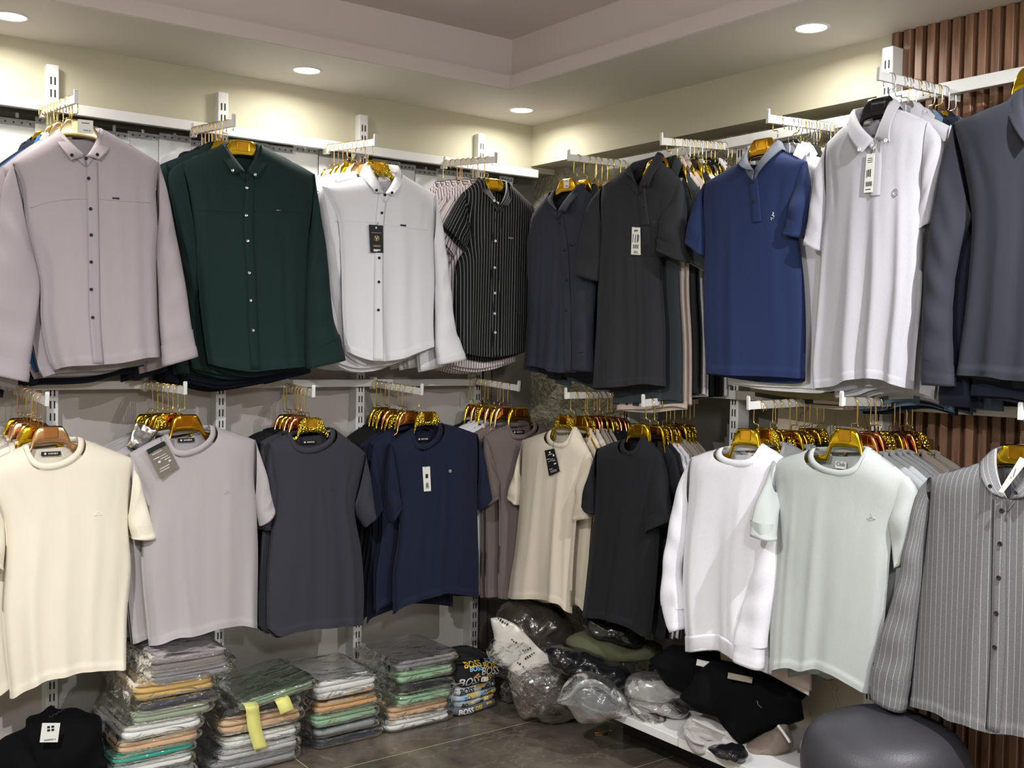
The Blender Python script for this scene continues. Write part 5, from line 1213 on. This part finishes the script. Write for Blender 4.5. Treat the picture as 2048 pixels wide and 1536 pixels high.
def printed(y0, z0, w, h, d, col, label, words, seed, xo=0.0, r=None, amp=.003, rz=0.0):
    """one folded printed T-shirt of the pile; words sit at (across, up) fractions of its front"""
    t = empty('printed_tshirt', (PT[0] + xo, PT[1], z0), PR + rz); tag(t, label, 'T-shirt', 'printed T-shirts in a folded pile')
    V, F = pillow(w, d, h, r or h * .46, seed, amp, 72, .3)
    V = [(x, y + d / 2 + y0, z) for x, y, z in V]
    obj('folded_body', mesh('folded_body', V, F), fabric(col, wr=.5), t)
    for (s_, size, p, mat, tilt) in words: wrap_text(t, None, V, F, s_, size * 1.08, p[0] * w / 2, p[1] * h, M[mat], tilt, .0007)
    return t
PR = .10
rd = random.Random(8)
def scatter(n, h, cols, size):
    return [(rd.choice(['BOSS', 'BO', 'OSS', 'BOSS']), size * rd.uniform(.7, 1.2), (-.8 + 1.6 * (i + .5) / n + rd.uniform(-.1, .1), rd.uniform(.35, .75)), cols[i % len(cols)], rd.uniform(-.15, .2)) for i in range(n)]
ZP = [.004, .036, .060, .086, .118]
printed(0, ZP[0], .235, .032, .26, rgb(92, 98, 106), 'dark grey printed T-shirt lowest in the printed pile', [('BOSS', .030, (-.55, .45), 'print_white', -.03), ('OSS', .020, (.0, .55), 'print_yellow', .05), ('BOSS', .012, (.5, .8), 'print_yellow', .1)], 21)
printed(.004, ZP[1], .215, .024, .25, rgb(150, 158, 164), 'mid grey printed T-shirt, second from the floor in the printed pile', scatter(6, .024, ['print_black', 'print_yellow', 'print_white'], .022), 22, .002, rz=.05)
printed(.000, ZP[2], .225, .026, .25, rgb(176, 182, 188), 'light grey printed T-shirt, third from the floor in the printed pile', scatter(6, .026, ['print_blue', 'print_black', 'print_yellow'], .024), 23, -.003, rz=-.04)
printed(.002, ZP[3], .225, .032, .25, rgb(186, 190, 194), 'pale grey printed T-shirt right under the black printed one', [('BOSS', .030, (-.55, .5), 'print_black', -.05), ('BOSS', .018, (.1, .75), 'print_yellow', .12), ('OO', .034, (.55, .45), 'print_black', .2), ('BOSS', .016, (.3, .3), 'print_black', .1)], 24, .002, rz=.03)
te = printed(-.026, ZP[4], .235, .100, .26, rgb(24, 24, 27), 'black printed T-shirt with yellow, white and blue lettering on top of the printed pile',
        [('BOSS', .034, (-.35, .90), 'print_yellow', -.06), ('BOSS', .026, (-.25, .70), 'print_blue', -.06), ('BOSS', .022, (.42, .90), 'print_blue', -.1), ('BOSS', .032, (.40, .70), 'print_yellow', -.12), ('BOSS', .040, (.38, .46), 'print_white', -.14), ('B', .034, (.88, .34), 'print_grey', -.2), ('BOSS', .042, (-.5, .22), 'print_white', -.03), ('OSS', .030, (.22, .20), 'print_yellow', -.05), ('BOSS', .022, (.68, .2), 'print_grey', -.1)], 25, .0, r=.045, amp=.004)
st_ = MB().box((-.002, -.038, .031), (.036, .002, .018), Matrix.Rotation(.1, 3, 'Y')).build('price_sticker', M['paper'], te); bars(st_, 'bar_code', (-.013, .031), .009, .011, 6, M['ink'], 4, y=-.0394)
MB().box((-.045, -.036, .052), (.030, .003, .006), Matrix.Rotation(-.45, 3, 'Y')).build('orange_strip', M['print_orange'], te)

# crumpled film ball, printed mailer bag, brown bags in the corner
ft = facing(1017, 1405, 0.0); t, o_ = soft('crumpled_film', 'small ball of crumpled clear film on the floor beside the printed T-shirts', 'plastic film', ft, [(1000, 1382), (1004, 1366), (1018, 1360), (1030, 1366), (1032, 1384), (1024, 1400), (1012, 1404), (1003, 1398)], .045, M['film_grey'], part='film_body', amp=.009, seed=6, freq=2.2)
M['brown_plastic'] = plain('brown_bag_plastic', rgb(66, 54, 46), .16, noise=.25, bump=.8, scale=14, coat=.4)
M['dark_plastic'] = plain('dark_smoke_plastic', rgb(58, 52, 47), .16, noise=.25, bump=1.0, scale=12, coat=.4)
M['black_bag'] = plain('black_bag_plastic', rgb(20, 21, 24), .14, bump=1.0, scale=16, coat=.5)
f1 = facing(1100, 1432, 0.0)
t, o_ = soft('brown_bag', 'bulging brown plastic bag on the floor under the mailer bag', 'plastic bag', f1, [(1022, 1330), (1060, 1310), (1110, 1305), (1150, 1330), (1165, 1380), (1155, 1420), (1120, 1434), (1085, 1432), (1052, 1412), (1030, 1375)], .15, M['brown_plastic'], part='filled_bag', amp=.006, seed=8)
V, F = blob(f1, [(1012, 1325), (1060, 1304), (1112, 1300), (1156, 1326), (1172, 1380), (1160, 1425), (1120, 1440), (1080, 1438), (1072, 1430), (1040, 1426), (1020, 1375)], .165, seed=9, amp=.009, freq=1.6); obj('outer_film', mesh('outer_film', V, F), M['film_grey'], t)
BP = on_level(1070, 1300, .42); vb = BP - CAM; f2 = Frame(on_right(1075, 1270, .26), f1.ang)
t, o_ = soft('brown_bag', 'dark brown plastic bag bunched against the corner wall below the beige T-shirt', 'plastic bag', f2, [(992, 1222), (1010, 1205), (1050, 1200), (1095, 1205), (1130, 1225), (1150, 1260), (1140, 1290), (1120, 1330), (1090, 1340), (1045, 1325), (1010, 1300), (990, 1260)], .12, M['dark_plastic'], part='filled_bag', amp=.010, seed=11, freq=1.4)
# mailer bag with small print
M['mailer'] = plain('pale_mailer_plastic', rgb(204, 198, 190), .22, bump=.5, scale=8, coat=.2)
f3 = Frame(on_right(1048, 1310, .44), f1.ang)
Q = [f3.at(p, 0) for p in ((982, 1234), (1032, 1248), (1103, 1326), (1056, 1373), (982, 1308), (990, 1280))]
t = empty('mailer_bag', f3.H, f3.ang); tag(t, 'pale printed mailer bag tilted in front of the brown bags', 'mailer bag')
V, F = blob(f3, [(981, 1236), (1000, 1236), (1030, 1248), (1066, 1284), (1104, 1326), (1080, 1350), (1056, 1374), (1018, 1340), (982, 1308), (988, 1280)], .018, seed=12, amp=.004, flat=.3); obj('bag_body', mesh('bag_body', V, F), M['mailer'], t)
mb = MB(); rs_ = random.Random(3)
for (p, n_, tl) in (((1010, 1246), 4, .5), ((1020, 1240), 3, .5), ((1030, 1284), 3, .7), ((1056, 1298), 4, -.3), ((1062, 1310), 5, -.6), ((1088, 1334), 4, -.3), ((1092, 1342), 3, -.3), ((1040, 1328), 2, .4), ((1052, 1338), 3, .6), ((1004, 1240), 3, .5)):
    u, z = f3.at(p, -.02)
    for i in range(n_):
        R_ = Matrix.Rotation(tl, 3, 'Y'); q = R_ @ Vector(((i - n_ / 2) * .010, 0, rs_.uniform(-.002, .002))); mb.box((u + q.x, -.0235, z + q.z), (.006, .0006, rs_.choice((.005, .009))), R_)
mb.build('printed_text', M['ink'], t)
V, F = blob(f3, [(972, 1300), (990, 1278), (1030, 1276), (1060, 1290), (1040, 1320), (1010, 1336), (980, 1320)], .035, seed=13, amp=.008, freq=2); obj('loose_film', mesh('loose_film', V, F), M['film_grey'], t)

# ------------------------------------------------------------------ low white shelf along the right wall and what lies on it
SZ = 0.180
ysm = on_right(1357.6, 1480, .40)[1]
for k, (y0_, y1_, lab) in enumerate([(-.90, ysm, 'white low shelf board under the black T-shirts, nearer the corner'), (ysm, -3.4, 'white low shelf board running on to the right, under the grey T-shirts')]):
    r_ = empty('low_shelf', (-.14, (y0_ + y1_) / 2, 0)); tag(r_, lab, 'shelf', 'low white shelf boards')
    L_ = abs(y1_ - y0_) - .003
    MB().box((0, 0, SZ - .015), (.53, L_, .03)).build('shelf_board', M['white_metal'] if k == 0 else M['white_metal'], r_, bevel=.002)
    MB().box((.10, 0, SZ / 2 - .017), (.30, L_, SZ - .034)).build('plinth', M['dark'], r_)
def on_shelf(px, py, z=SZ): return facing(px, py, z)
def shelf_soft(name, label, cat, base, outline, depth, mat, **k):
    return soft(name, label, cat, on_shelf(*base), outline, depth, mat, **k)
olive = fabric(rgb(82, 84, 62), wr=.5)
shelf_soft('folded_sweatshirt', 'folded olive green sweatshirt on top of the black bags', 'sweatshirt', (1215, 1380), [(1132, 1300), (1134, 1278), (1160, 1266), (1210, 1270), (1260, 1290), (1320, 1288), (1318, 1312), (1270, 1318), (1225, 1324), (1180, 1320), (1148, 1312)], .10, olive, amp=.005, seed=31, y0=.05)
for k, (pxs, lab, yy, dp) in enumerate([([(1088, 1300), (1110, 1288), (1150, 1296), (1200, 1312), (1215, 1330), (1200, 1352), (1150, 1350), (1110, 1336)], 'black glossy bag bulging out under the olive sweatshirt', .0, .08),
                                 ([(1130, 1330), (1180, 1322), (1240, 1330), (1262, 1350), (1250, 1370), (1200, 1368), (1150, 1356)], 'black glossy bag between the clear bag and the olive sweatshirt', -.03, .08),
                                 ([(1170, 1232), (1215, 1236), (1270, 1250), (1290, 1275), (1280, 1292), (1230, 1284), (1170, 1262)], 'black glossy bag tucked under the hem of the black T-shirt', .08, .07),
                                 ([(1296, 1330), (1330, 1326), (1370, 1340), (1392, 1366), (1372, 1376), (1330, 1362), (1300, 1350)], 'black glossy bag above the grey bagged garments', .03, .06)]):
    shelf_soft('black_bag', lab, 'plastic bag', (1200, 1390), pxs, dp, M['black_bag'], part='filled_bag', amp=.006, seed=40 + k, y0=yy, freq=1.8)
# open clear bag with a black garment inside, hanging over the shelf edge
fo = on_shelf(1190, 1420)
t, o_ = soft('clear_bag', 'open clear plastic bag holding a black garment, drooping over the shelf edge', 'plastic bag', fo, [(1148, 1380), (1170, 1366), (1200, 1370), (1230, 1392), (1250, 1408), (1225, 1420), (1190, 1416), (1160, 1400)], .06, M['black_bag'], part='black_garment', amp=.005, seed=51, y0=-.02)
V, F = blob(fo, [(1112, 1400), (1140, 1356), (1165, 1346), (1200, 1352), (1235, 1376), (1262, 1408), (1264, 1425), (1225, 1436), (1170, 1446), (1150, 1432), (1128, 1404)], .085, seed=52, amp=.007, y0=-.02, freq=1.3); obj('film_body', mesh('film_body', V, F), M['film_soft'], t)
mb = MB(); pr = [fo.at(p, -.09) for p in ((1112, 1402), (1136, 1396), (1156, 1374), (1180, 1366), (1206, 1374), (1232, 1398), (1256, 1412))]
Pr = resample(pr, 30); V = []
for i, p_ in enumerate(Pr):
    for j in range(4): e_ = math.sin(math.pi * i / 29) ** .5; V.append((p_[0], -.095 - (.012 * math.sin(j) + .004 * j) * e_, p_[1] + (.010 * j - .010) * e_))
o_ = obj('bag_mouth', mesh('bag_mouth', V, gridfaces(30, 4)), M['film_soft'], t)
# grey garments in soft bags
gg = fabric(rgb(140, 133, 128), wr=.6)
for k, (pxs, lab, yy, dp, fl) in enumerate([([(1248, 1372), (1262, 1350), (1300, 1346), (1340, 1352), (1372, 1372), (1366, 1392), (1336, 1402), (1284, 1400), (1252, 1388)], 'grey bagged garment in milky film, upper one beside the black T-shirts', .03, .07, 'film_soft'),
                                 ([(1258, 1396), (1300, 1398), (1350, 1404), (1376, 1424), (1362, 1434), (1320, 1424), (1276, 1412)], 'grey bagged garment under the upper milky one', .01, .065, 'film_grey'),
                                 ([(1256, 1404), (1275, 1412), (1310, 1428), (1350, 1448), (1360, 1462), (1350, 1474), (1326, 1466), (1290, 1446), (1266, 1424)], 'long grey bagged garment lying at the edge of the white shelf', -.03, .06, 'film')]):
    fo_ = on_shelf(1315, 1432)
    t, o_ = soft('bagged_garment', lab, 'bagged garment', fo_, pxs, dp * .74, gg, part='folded_garment', amp=.005, seed=60 + k, y0=yy, shrink=.94)
    V, F = blob(fo_, pxs, dp, seed=70 + k, amp=.004, y0=yy, freq=1.7, shrink=1.01); obj('plastic_bag', mesh('plastic_bag', V, F), M[fl], t)
# light grey folded knit, stacked black T-shirts with paper tags, other garments
lk = fabric(rgb(170, 166, 162), wr=.6)
for k, (pxs, lab, yy, dp) in enumerate([([(1364, 1452), (1376, 1440), (1400, 1436), (1440, 1448), (1470, 1470), (1484, 1490), (1466, 1494), (1420, 1478), (1386, 1466)], 'light grey folded knit, upper of two beside the black T-shirts', .02, .07),
                                 ([(1366, 1462), (1374, 1456), (1400, 1470), (1420, 1478), (1440, 1480), (1462, 1492), (1440, 1502), (1398, 1504), (1374, 1484)], 'light grey folded knit, lower of two hanging over the shelf edge', -.02, .07)]):
    t, o_ = shelf_soft('folded_knit', lab, 'knitwear', (1420, 1482), pxs, dp, lk, amp=.005, seed=80 + k, y0=yy)
    fk = on_shelf(1420, 1482)
    a0 = [fk.at(p, yy - dp) for p in (((1384, 1438), (1410, 1450), (1450, 1468)) if k == 0 else ((1372, 1468), (1388, 1482), (1410, 1488)))]
    MB().tube([(p_[0], yy - dp - .004, p_[1]) for p_ in resample(a0, 14)], .006, 8).build('fold_roll', lk, t, smooth=True)
fb = on_shelf(1470, 1478)
t, o_ = soft('black_tshirt_pile', 'thick folded black garment spread over the grey goods on the shelf', 'black garment', fb, [(1359, 1393), (1378, 1372), (1390, 1348), (1424, 1322), (1500, 1330), (1587, 1352), (1616, 1385), (1603, 1396), (1608, 1435), (1592, 1439), (1532, 1459), (1475, 1491), (1450, 1457), (1432, 1427), (1387, 1414)], .085, BLACK, part='folded_body', amp=.003, seed=90, y0=.02, crisp=True, flat=.35)
tag(t, None, None); t.name = 'black_tshirt'
u, z = fb.at((1480, 1353), -.07); tg = MB().box((u, -.085, z), (.080, .0012, .020), Matrix.Rotation(.12, 3, 'Y')).build('paper_tag', plain('tan_paper', rgb(150, 142, 126), .7), t)
u, z = fb.at((1520, 1410), -.07); MB().tube([(u - .010, -.0725, z + .014), (u - .006, -.0735, z + .002), (u + .006, -.074, z - .008)], .0012, 6).build('chest_print', M['print_grey'], t, smooth=True)
t2, o_ = soft('black_tshirt', 'folded black T-shirt behind the thick black garment, with a small white tag', 'black garment', fb, [(1300, 1318), (1340, 1292), (1400, 1296), (1470, 1318), (1520, 1334), (1500, 1380), (1430, 1400), (1380, 1390), (1330, 1366)], .08, BLACK, part='folded_body', amp=.003, seed=91, y0=.14, crisp=True, flat=.4)
u, z = fb.at((1408, 1325), .05); MB().box((u, .036, z), (.050, .0012, .022), Matrix.Rotation(.15, 3, 'Y')).build('paper_tag', M['paper'], t2)
shelf_soft('folded_trousers', 'grey-brown folded garment with a striped edge at the end of the shelf pile', 'folded garment', (1530, 1500), [(1478, 1498), (1500, 1486), (1540, 1462), (1570, 1446), (1586, 1480), (1584, 1494), (1550, 1506), (1512, 1510), (1492, 1504)], .08, fabric(rgb(126, 114, 104), wr=.6), amp=.005, seed=95, y0=.03)
tt_ = bpy.data.objects[[o.name for o in bpy.data.objects if o.name.startswith('folded_trousers')][0]]
fq = on_shelf(1530, 1500); mb = MB(); a0 = [fq.at(p, -.05) for p in ((1556, 1450), (1568, 1466), (1580, 1484))]
MB().tube([(p_[0], -.052, p_[1]) for p_ in resample(a0, 12)], .005, 6).build('striped_edge', M['print_white'], tt_, smooth=True)
shelf_soft('black_bag', 'small dark glossy bag lying at the shelf edge below the black T-shirts', 'plastic bag', (1460, 1516), [(1416, 1498), (1450, 1490), (1484, 1494), (1496, 1508), (1488, 1520), (1460, 1514), (1430, 1508)], .05, M['black_bag'], part='filled_bag', amp=.005, seed=97, y0=-.02, freq=2)
# small copper pins on the floor by the shelf
for k, (p0, p1) in enumerate((((1188, 1466), (1215, 1466)), ((1190, 1470), (1215, 1469.5)), ((1218, 1461), (1226, 1462)))):
    a_, b_ = on_level(*p0, .003), on_level(*p1, .003); o_ = MB().tube([a_, b_], .0026, 6).build('copper_clip', M['copper'], smooth=True); tag(o_, ['long copper clip on the dark floor under the shelf, nearer the shelf', 'long copper clip on the dark floor, the lower of two side by side', 'short copper clip on the dark floor apart from the long two'][k], 'clip')
# dark grey padded stool under the chalk-striped shirt
sp = on_level(1772, 1440, .46); sx_, sy_ = sp[0], sp[1]
t = empty('padded_stool', (sx_, sy_, 0)); tag(t, 'dark grey rounded padded stool under the chalk-striped shirt', 'stool')
V = []; n = 48; prof = [(0.0, .47), (.06, .469), (.12, .462), (.17, .447), (.205, .42), (.225, .38), (.232, .33), (.228, .28), (.215, .24), (.19, .22), (.0, .22)]
pr_ = resample(prof, 30)
for (r_, z_) in pr_:
    for j in range(n): a = 2 * math.pi * j / n; V.append((max(r_, .001) * math.cos(a) * 1.0, max(r_, .001) * math.sin(a), z_ + .004 * math.sin(3 * a) * r_ / .2))
F = gridfaces(30, n, 0, True, True); obj('padded_seat', mesh('padded_seat', V, F), plain('dark_grey_leatherette', rgb(56, 55, 60), .45, bump=.1, scale=200), t)
mb = MB()
MB().cyl((0, 0, .13), (0, 0, 1), .03, .19, 16).build('column', M['chrome'], t, smooth=False)
MB().cyl((0, 0, .018), (0, 0, 1), .19, .034, 40, .16).build('foot_disc', M['black_plastic'], t)
# ------------------------------------------------------------------ swing tags (parts of the garments they are tied to)
def tag_card(gid, name, label, corners, y, mat, string=None, th=.0012, follow=True):
    """a card with the four traced corners, hanging just in front of the cloth"""
    root, fr, surf, o, D = KEEP[gid]
    P = [fr.at(p, y) for p in corners]     # tl, tr, br, bl
    if follow:
        yy = min(surf.y(p[0], p[1]) for p in P) - .006
        P = [fr.at(p, yy) for p in corners]
    else: yy = y
    V = [(p[0], yy, p[1]) for p in P] + [(p[0], yy + th, p[1]) for p in P]
    me = mesh(name, V, [(0, 3, 2, 1), (4, 5, 6, 7), (0, 1, 5, 4), (1, 2, 6, 5), (2, 3, 7, 6), (3, 0, 4, 7)], smooth=False)
    t = obj(name, me, mat, root); t['label'] = label
    if string:
        q = [fr.at(p, yy) for p in string]
        MB().tube([(p[0], (surf.y(p[0], p[1]) - .002 if i < len(q) - 1 else yy - .001), p[1]) for i, p in enumerate(resample(q, 8))], .0008, 5).build('string', M['ink'], t)
    c = sum(P) / 4; ex = ((P[1] - P[0]) + (P[2] - P[3])) / 2; ez = ((P[0] - P[3]) + (P[1] - P[2])) / 2
    def loc(a, b): return c + ex * a + ez * b
    ang = math.atan2(ex[1], ex[0])
    return t, loc, yy - .0006, ang, np.linalg.norm(ex), np.linalg.norm(ez)
def lines(t, loc, y, ang, W, Hh, items, mat):
    R_ = Matrix.Rotation(-ang, 3, 'Y')
    if len(items) < 6:
        for (a, b, w, h) in items:
            p = loc(a, b); MB().box((p[0], y, p[1]), (w * W, .0004, h * Hh), R_).build('printed_line', mat, t)
        return
    mb = MB()
    for (a, b, w, h) in items:
        p = loc(a, b); mb.box((p[0], y, p[1]), (w * W, .0004, h * Hh), R_)
    mb.build('printed_text', mat, t)
# black tag with a gold ring and V on the white shirt
t, loc, y, ang, W, Hh = tag_card('UL3', 'swing_tag', 'black swing tag with gold lettering', ((738, 449), (766, 451), (767, 506), (741, 505)), -.05, M['label_black'], ((757, 444), (753, 450)))
p = loc(0, .02); M['gold_foil'] = gold('gold_foil', (.75, .58, .28, 1), .35, metal=.6)
MB().tube([(p[0] + .0095 * math.cos(i * math.pi / 12), y, p[1] + .0095 * math.sin(i * math.pi / 12)) for i in range(25)], .0008, 5).build('ring_emblem', M['gold_foil'], t)
text(t, 'V', .024, (p[0], y, p[1]), M['gold_foil'], bold=.0002); p = loc(0, -.26); text(t, 'VERENTI', .0082, (p[0], y, p[1]), M['gold_foil'])
lines(t, loc, y, ang, W, Hh, [(0, -.40, .5, .05), (-.1, -.44, .3, .03), (0, .40, .12, .06), (0, .22, .7, .008)], M['white_ink'])
# white price tag on the charcoal polo
t, loc, y, ang, W, Hh = tag_card('UR2', 'price_tag', 'long white price tag', ((1264, 454), (1280, 455), (1281, 510), (1262, 509)), -.05, M['paper'], ((1274, 418), (1272, 456)))
p = loc(0, .37); text(t, 'VAVI', .0085, (p[0], y, p[1]), M['ink'], bold=.0003)
lines(t, loc, y, ang, W, Hh, [(-.32, .1, .06, .3), (-.05, .08, .07, .28), (.2, .1, .09, .3), (.32, .1, .06, .22)] + [(-.3 + .1 * i, -.2, .05 if i % 2 else .03, .14) for i in range(7)] + [(0, -.38, .4, .02), (0, -.43, .5, .02)], M['ink'])
# white tag on the light grey polo
t, loc, y, ang, W, Hh = tag_card('UR4', 'price_tag', 'white price tag hanging at a slant', ((1733, 308), (1750, 306), (1745, 384), (1727, 386)), -.06, M['paper'], ((1747, 290), (1743, 308)))
lines(t, loc, y, ang, W, Hh, [(0, .38, .5, .015), (0, .33, .6, .015), (0, .28, .5, .015), (-.1, .0, .12, .18), (.12, .0, .12, .2), (-.28, -.02, .06, .2)] + [(-.28 + .09 * i, -.28, .05 if i % 2 else .03, .12) for i in range(8)] + [(0, -.42, .6, .02)], M['ink'])
# clear pouch tag on the light grey T-shirt, foil packet on the one behind
M['pouch_grey'] = plain('grey_foil_pouch', rgb(136, 128, 118), .22, metal=.25, bump=.5, scale=30)
t, loc, y, ang, W, Hh = tag_card('LL2', 'pouch_tag', 'grey clear pouch tag with small white print', ((292, 901), (332, 883), (359, 936), (322, 958)), -.06, M['pouch_grey'], ((321, 868), (323, 888)), th=.003)
lines(t, loc, y, ang, W, Hh, [(-.05, .38, .35, .035), (-.1, .30, .5, .02), (-.25, .15, .3, .02), (0, .14, .5, .015), (.1, .06, .4, .015), (.2, -.02, .3, .02), (-.2, -.0, .12, .06), (-.1, -.22, .5, .02), (.25, -.12, .12, .05), (-.15, -.30, .5, .02)], M['white_ink'])
p = loc(-.02, .45); MB().box((p[0], y, p[1]), (W * .9, .0006, Hh * .16), Matrix.Rotation(-ang, 3, 'Y')).build('black_band', M['label_black'], t)
root, fr, surf, o, D = KEEP['LL2']
pk = empty('foil_packet', fr.H + fr.ay * .035, fr.ang); tag(pk, 'silver foil packet hanging behind the light grey T-shirt by its shoulder', 'packet')
f_ = Frame(np.array(pk.location), fr.ang); V, F = blob(f_, [(252, 892), (270, 848), (276, 846), (300, 854), (316, 862), (300, 885), (280, 900), (262, 900)], .008, seed=5, amp=.003, flat=.3, freq=2.2)
obj('foil_body', mesh('foil_body', V, F), gold('silver_foil', (.78, .78, .78, 1), .2, .3, 40), pk)
# white tag on the navy T-shirt, pin on its chest
t, loc, y, ang, W, Hh = tag_card('LL4', 'swing_tag', 'long white tag on a dark string', ((845, 934), (860, 933), (862, 982), (848, 983)), -.05, M['paper'], ((847, 884), (851, 936)))
lines(t, loc, y, ang, W, Hh, [(.0, .12, .36, .17), (0, -.30, .4, .04), (0, -.36, .4, .03), (0, -.14, .14, .02)] + [(-.14 + .07 * i, -.22, .04, .1) for i in range(5)], M['ink'])
root, fr, surf, o, D = KEEP['LL4']; q = fr.at((900, 942), -.05); yy = surf.y(q[0], q[1])
tag(MB().cyl((q[0], yy - .004, q[1]), (0, 1, 0), .0065, .003, 16).build('chest_pin', gold('brushed_silver', (.8, .8, .8, 1), .42), root), 'round silver pin')
# black tag on the beige T-shirt
t, loc, y, ang, W, Hh = tag_card('LR1', 'swing_tag', 'black swing tag with small white print', ((1089, 901), (1108, 897), (1119, 943), (1098, 952)), -.055, M['label_black'], ((1108, 878), (1106, 898)))
lines(t, loc, y, ang, W, Hh, [(0, .38, .14, .06), (0, .30, .4, .02), (-.28, .14, .3, .02), (.05, .10, .3, .015), (.0, .04, .7, .012), (.25, .0, .25, .012), (.28, -.12, .2, .05), (-.2, -.28, .3, .02), (0, -.36, .6, .015), (0, -.41, .6, .012), (.3, .22, .12, .08)], M['white_ink'])
# white tag on the chalk-striped shirt
t, loc, y, ang, W, Hh = tag_card('LR5', 'swing_tag', 'narrow white swing tag slanting across the collar', ((2040, 914), (2056, 922), (2006, 986), (1997, 983)), -.085, M['paper'], None, follow=False)
lines(t, loc, y, ang, W, Hh, [(0, .1, .15, .2), (.0, -.05, .2, .03)], M['print_grey'])
# small script on the pinstriped shirt, rider-like stitched mark on the polo replaced by a plain stitched mark
root, fr, surf, o, D = KEEP['UL4']; q = fr.at((1022, 476), -.045)
MB().tube([(q[0] + .003 * i - .012, surf.y(q[0], q[1]) - .002, q[1] + .003 * math.sin(i * 1.9)) for i in range(9)], .0009, 5).build('chest_script', M['white_ink'], root, smooth=True)
root, fr, surf, o, D = KEEP['UR3']; q = fr.at((1543, 432), -.045); yy = surf.y(q[0], q[1]) - .003
MB().tube([(q[0] + a, yy, q[1] + b) for a, b in ((-.004, -.012), (-.006, -.004), (.004, -.008), (.005, .0), (-.002, .003), (.003, .008), (.0, .013))], .0016, 6).build('chest_emblem', M['white_ink'], root, smooth=True)
# price labels stuck to hangers
def hang_label(gid, px, w, h, label):
    root, fr, surf, o, D = KEEP[gid]; q = fr.at(px, -.012)
    hs = [h_ for h_ in bpy.data.objects if h_.name.startswith('clothes_hanger') and (Vector(h_.location) - Vector(fr.H.tolist())).length < .004][0]
    t = MB().box((q[0], -.012, q[1]), (w, .001, h)).build('price_label', M['paper'], hs); t['label'] = label
    bars(t, 'printed_text', (q[0], q[1] + h * .25), w * .7, h * .06, 1, M['ink'], 2, y=-.0128); bars(t, 'bar_code', (q[0] + w * .1, q[1] - h * .3), w * .5, h * .12, 9, M['ink'], 3, y=-.0128)
hang_label('UL1', (171, 253), .046, .042, 'white price label')
hang_label('UR1', (1133, 367), .028, .034, 'white price label')
root, fr, surf, o, D = KEEP['UR4']; q = fr.at((1756, 208), -.012)
hs = [h_ for h_ in bpy.data.objects if h_.name.startswith('clothes_hanger') and (Vector(h_.location) - Vector(fr.H.tolist())).length < .004][0]
text(hs, 'SMARTFASH', .0085, (q[0], -.0098, q[1] + .003), M['print_grey'])
# black outlines that make lettering bold are part of the print itself
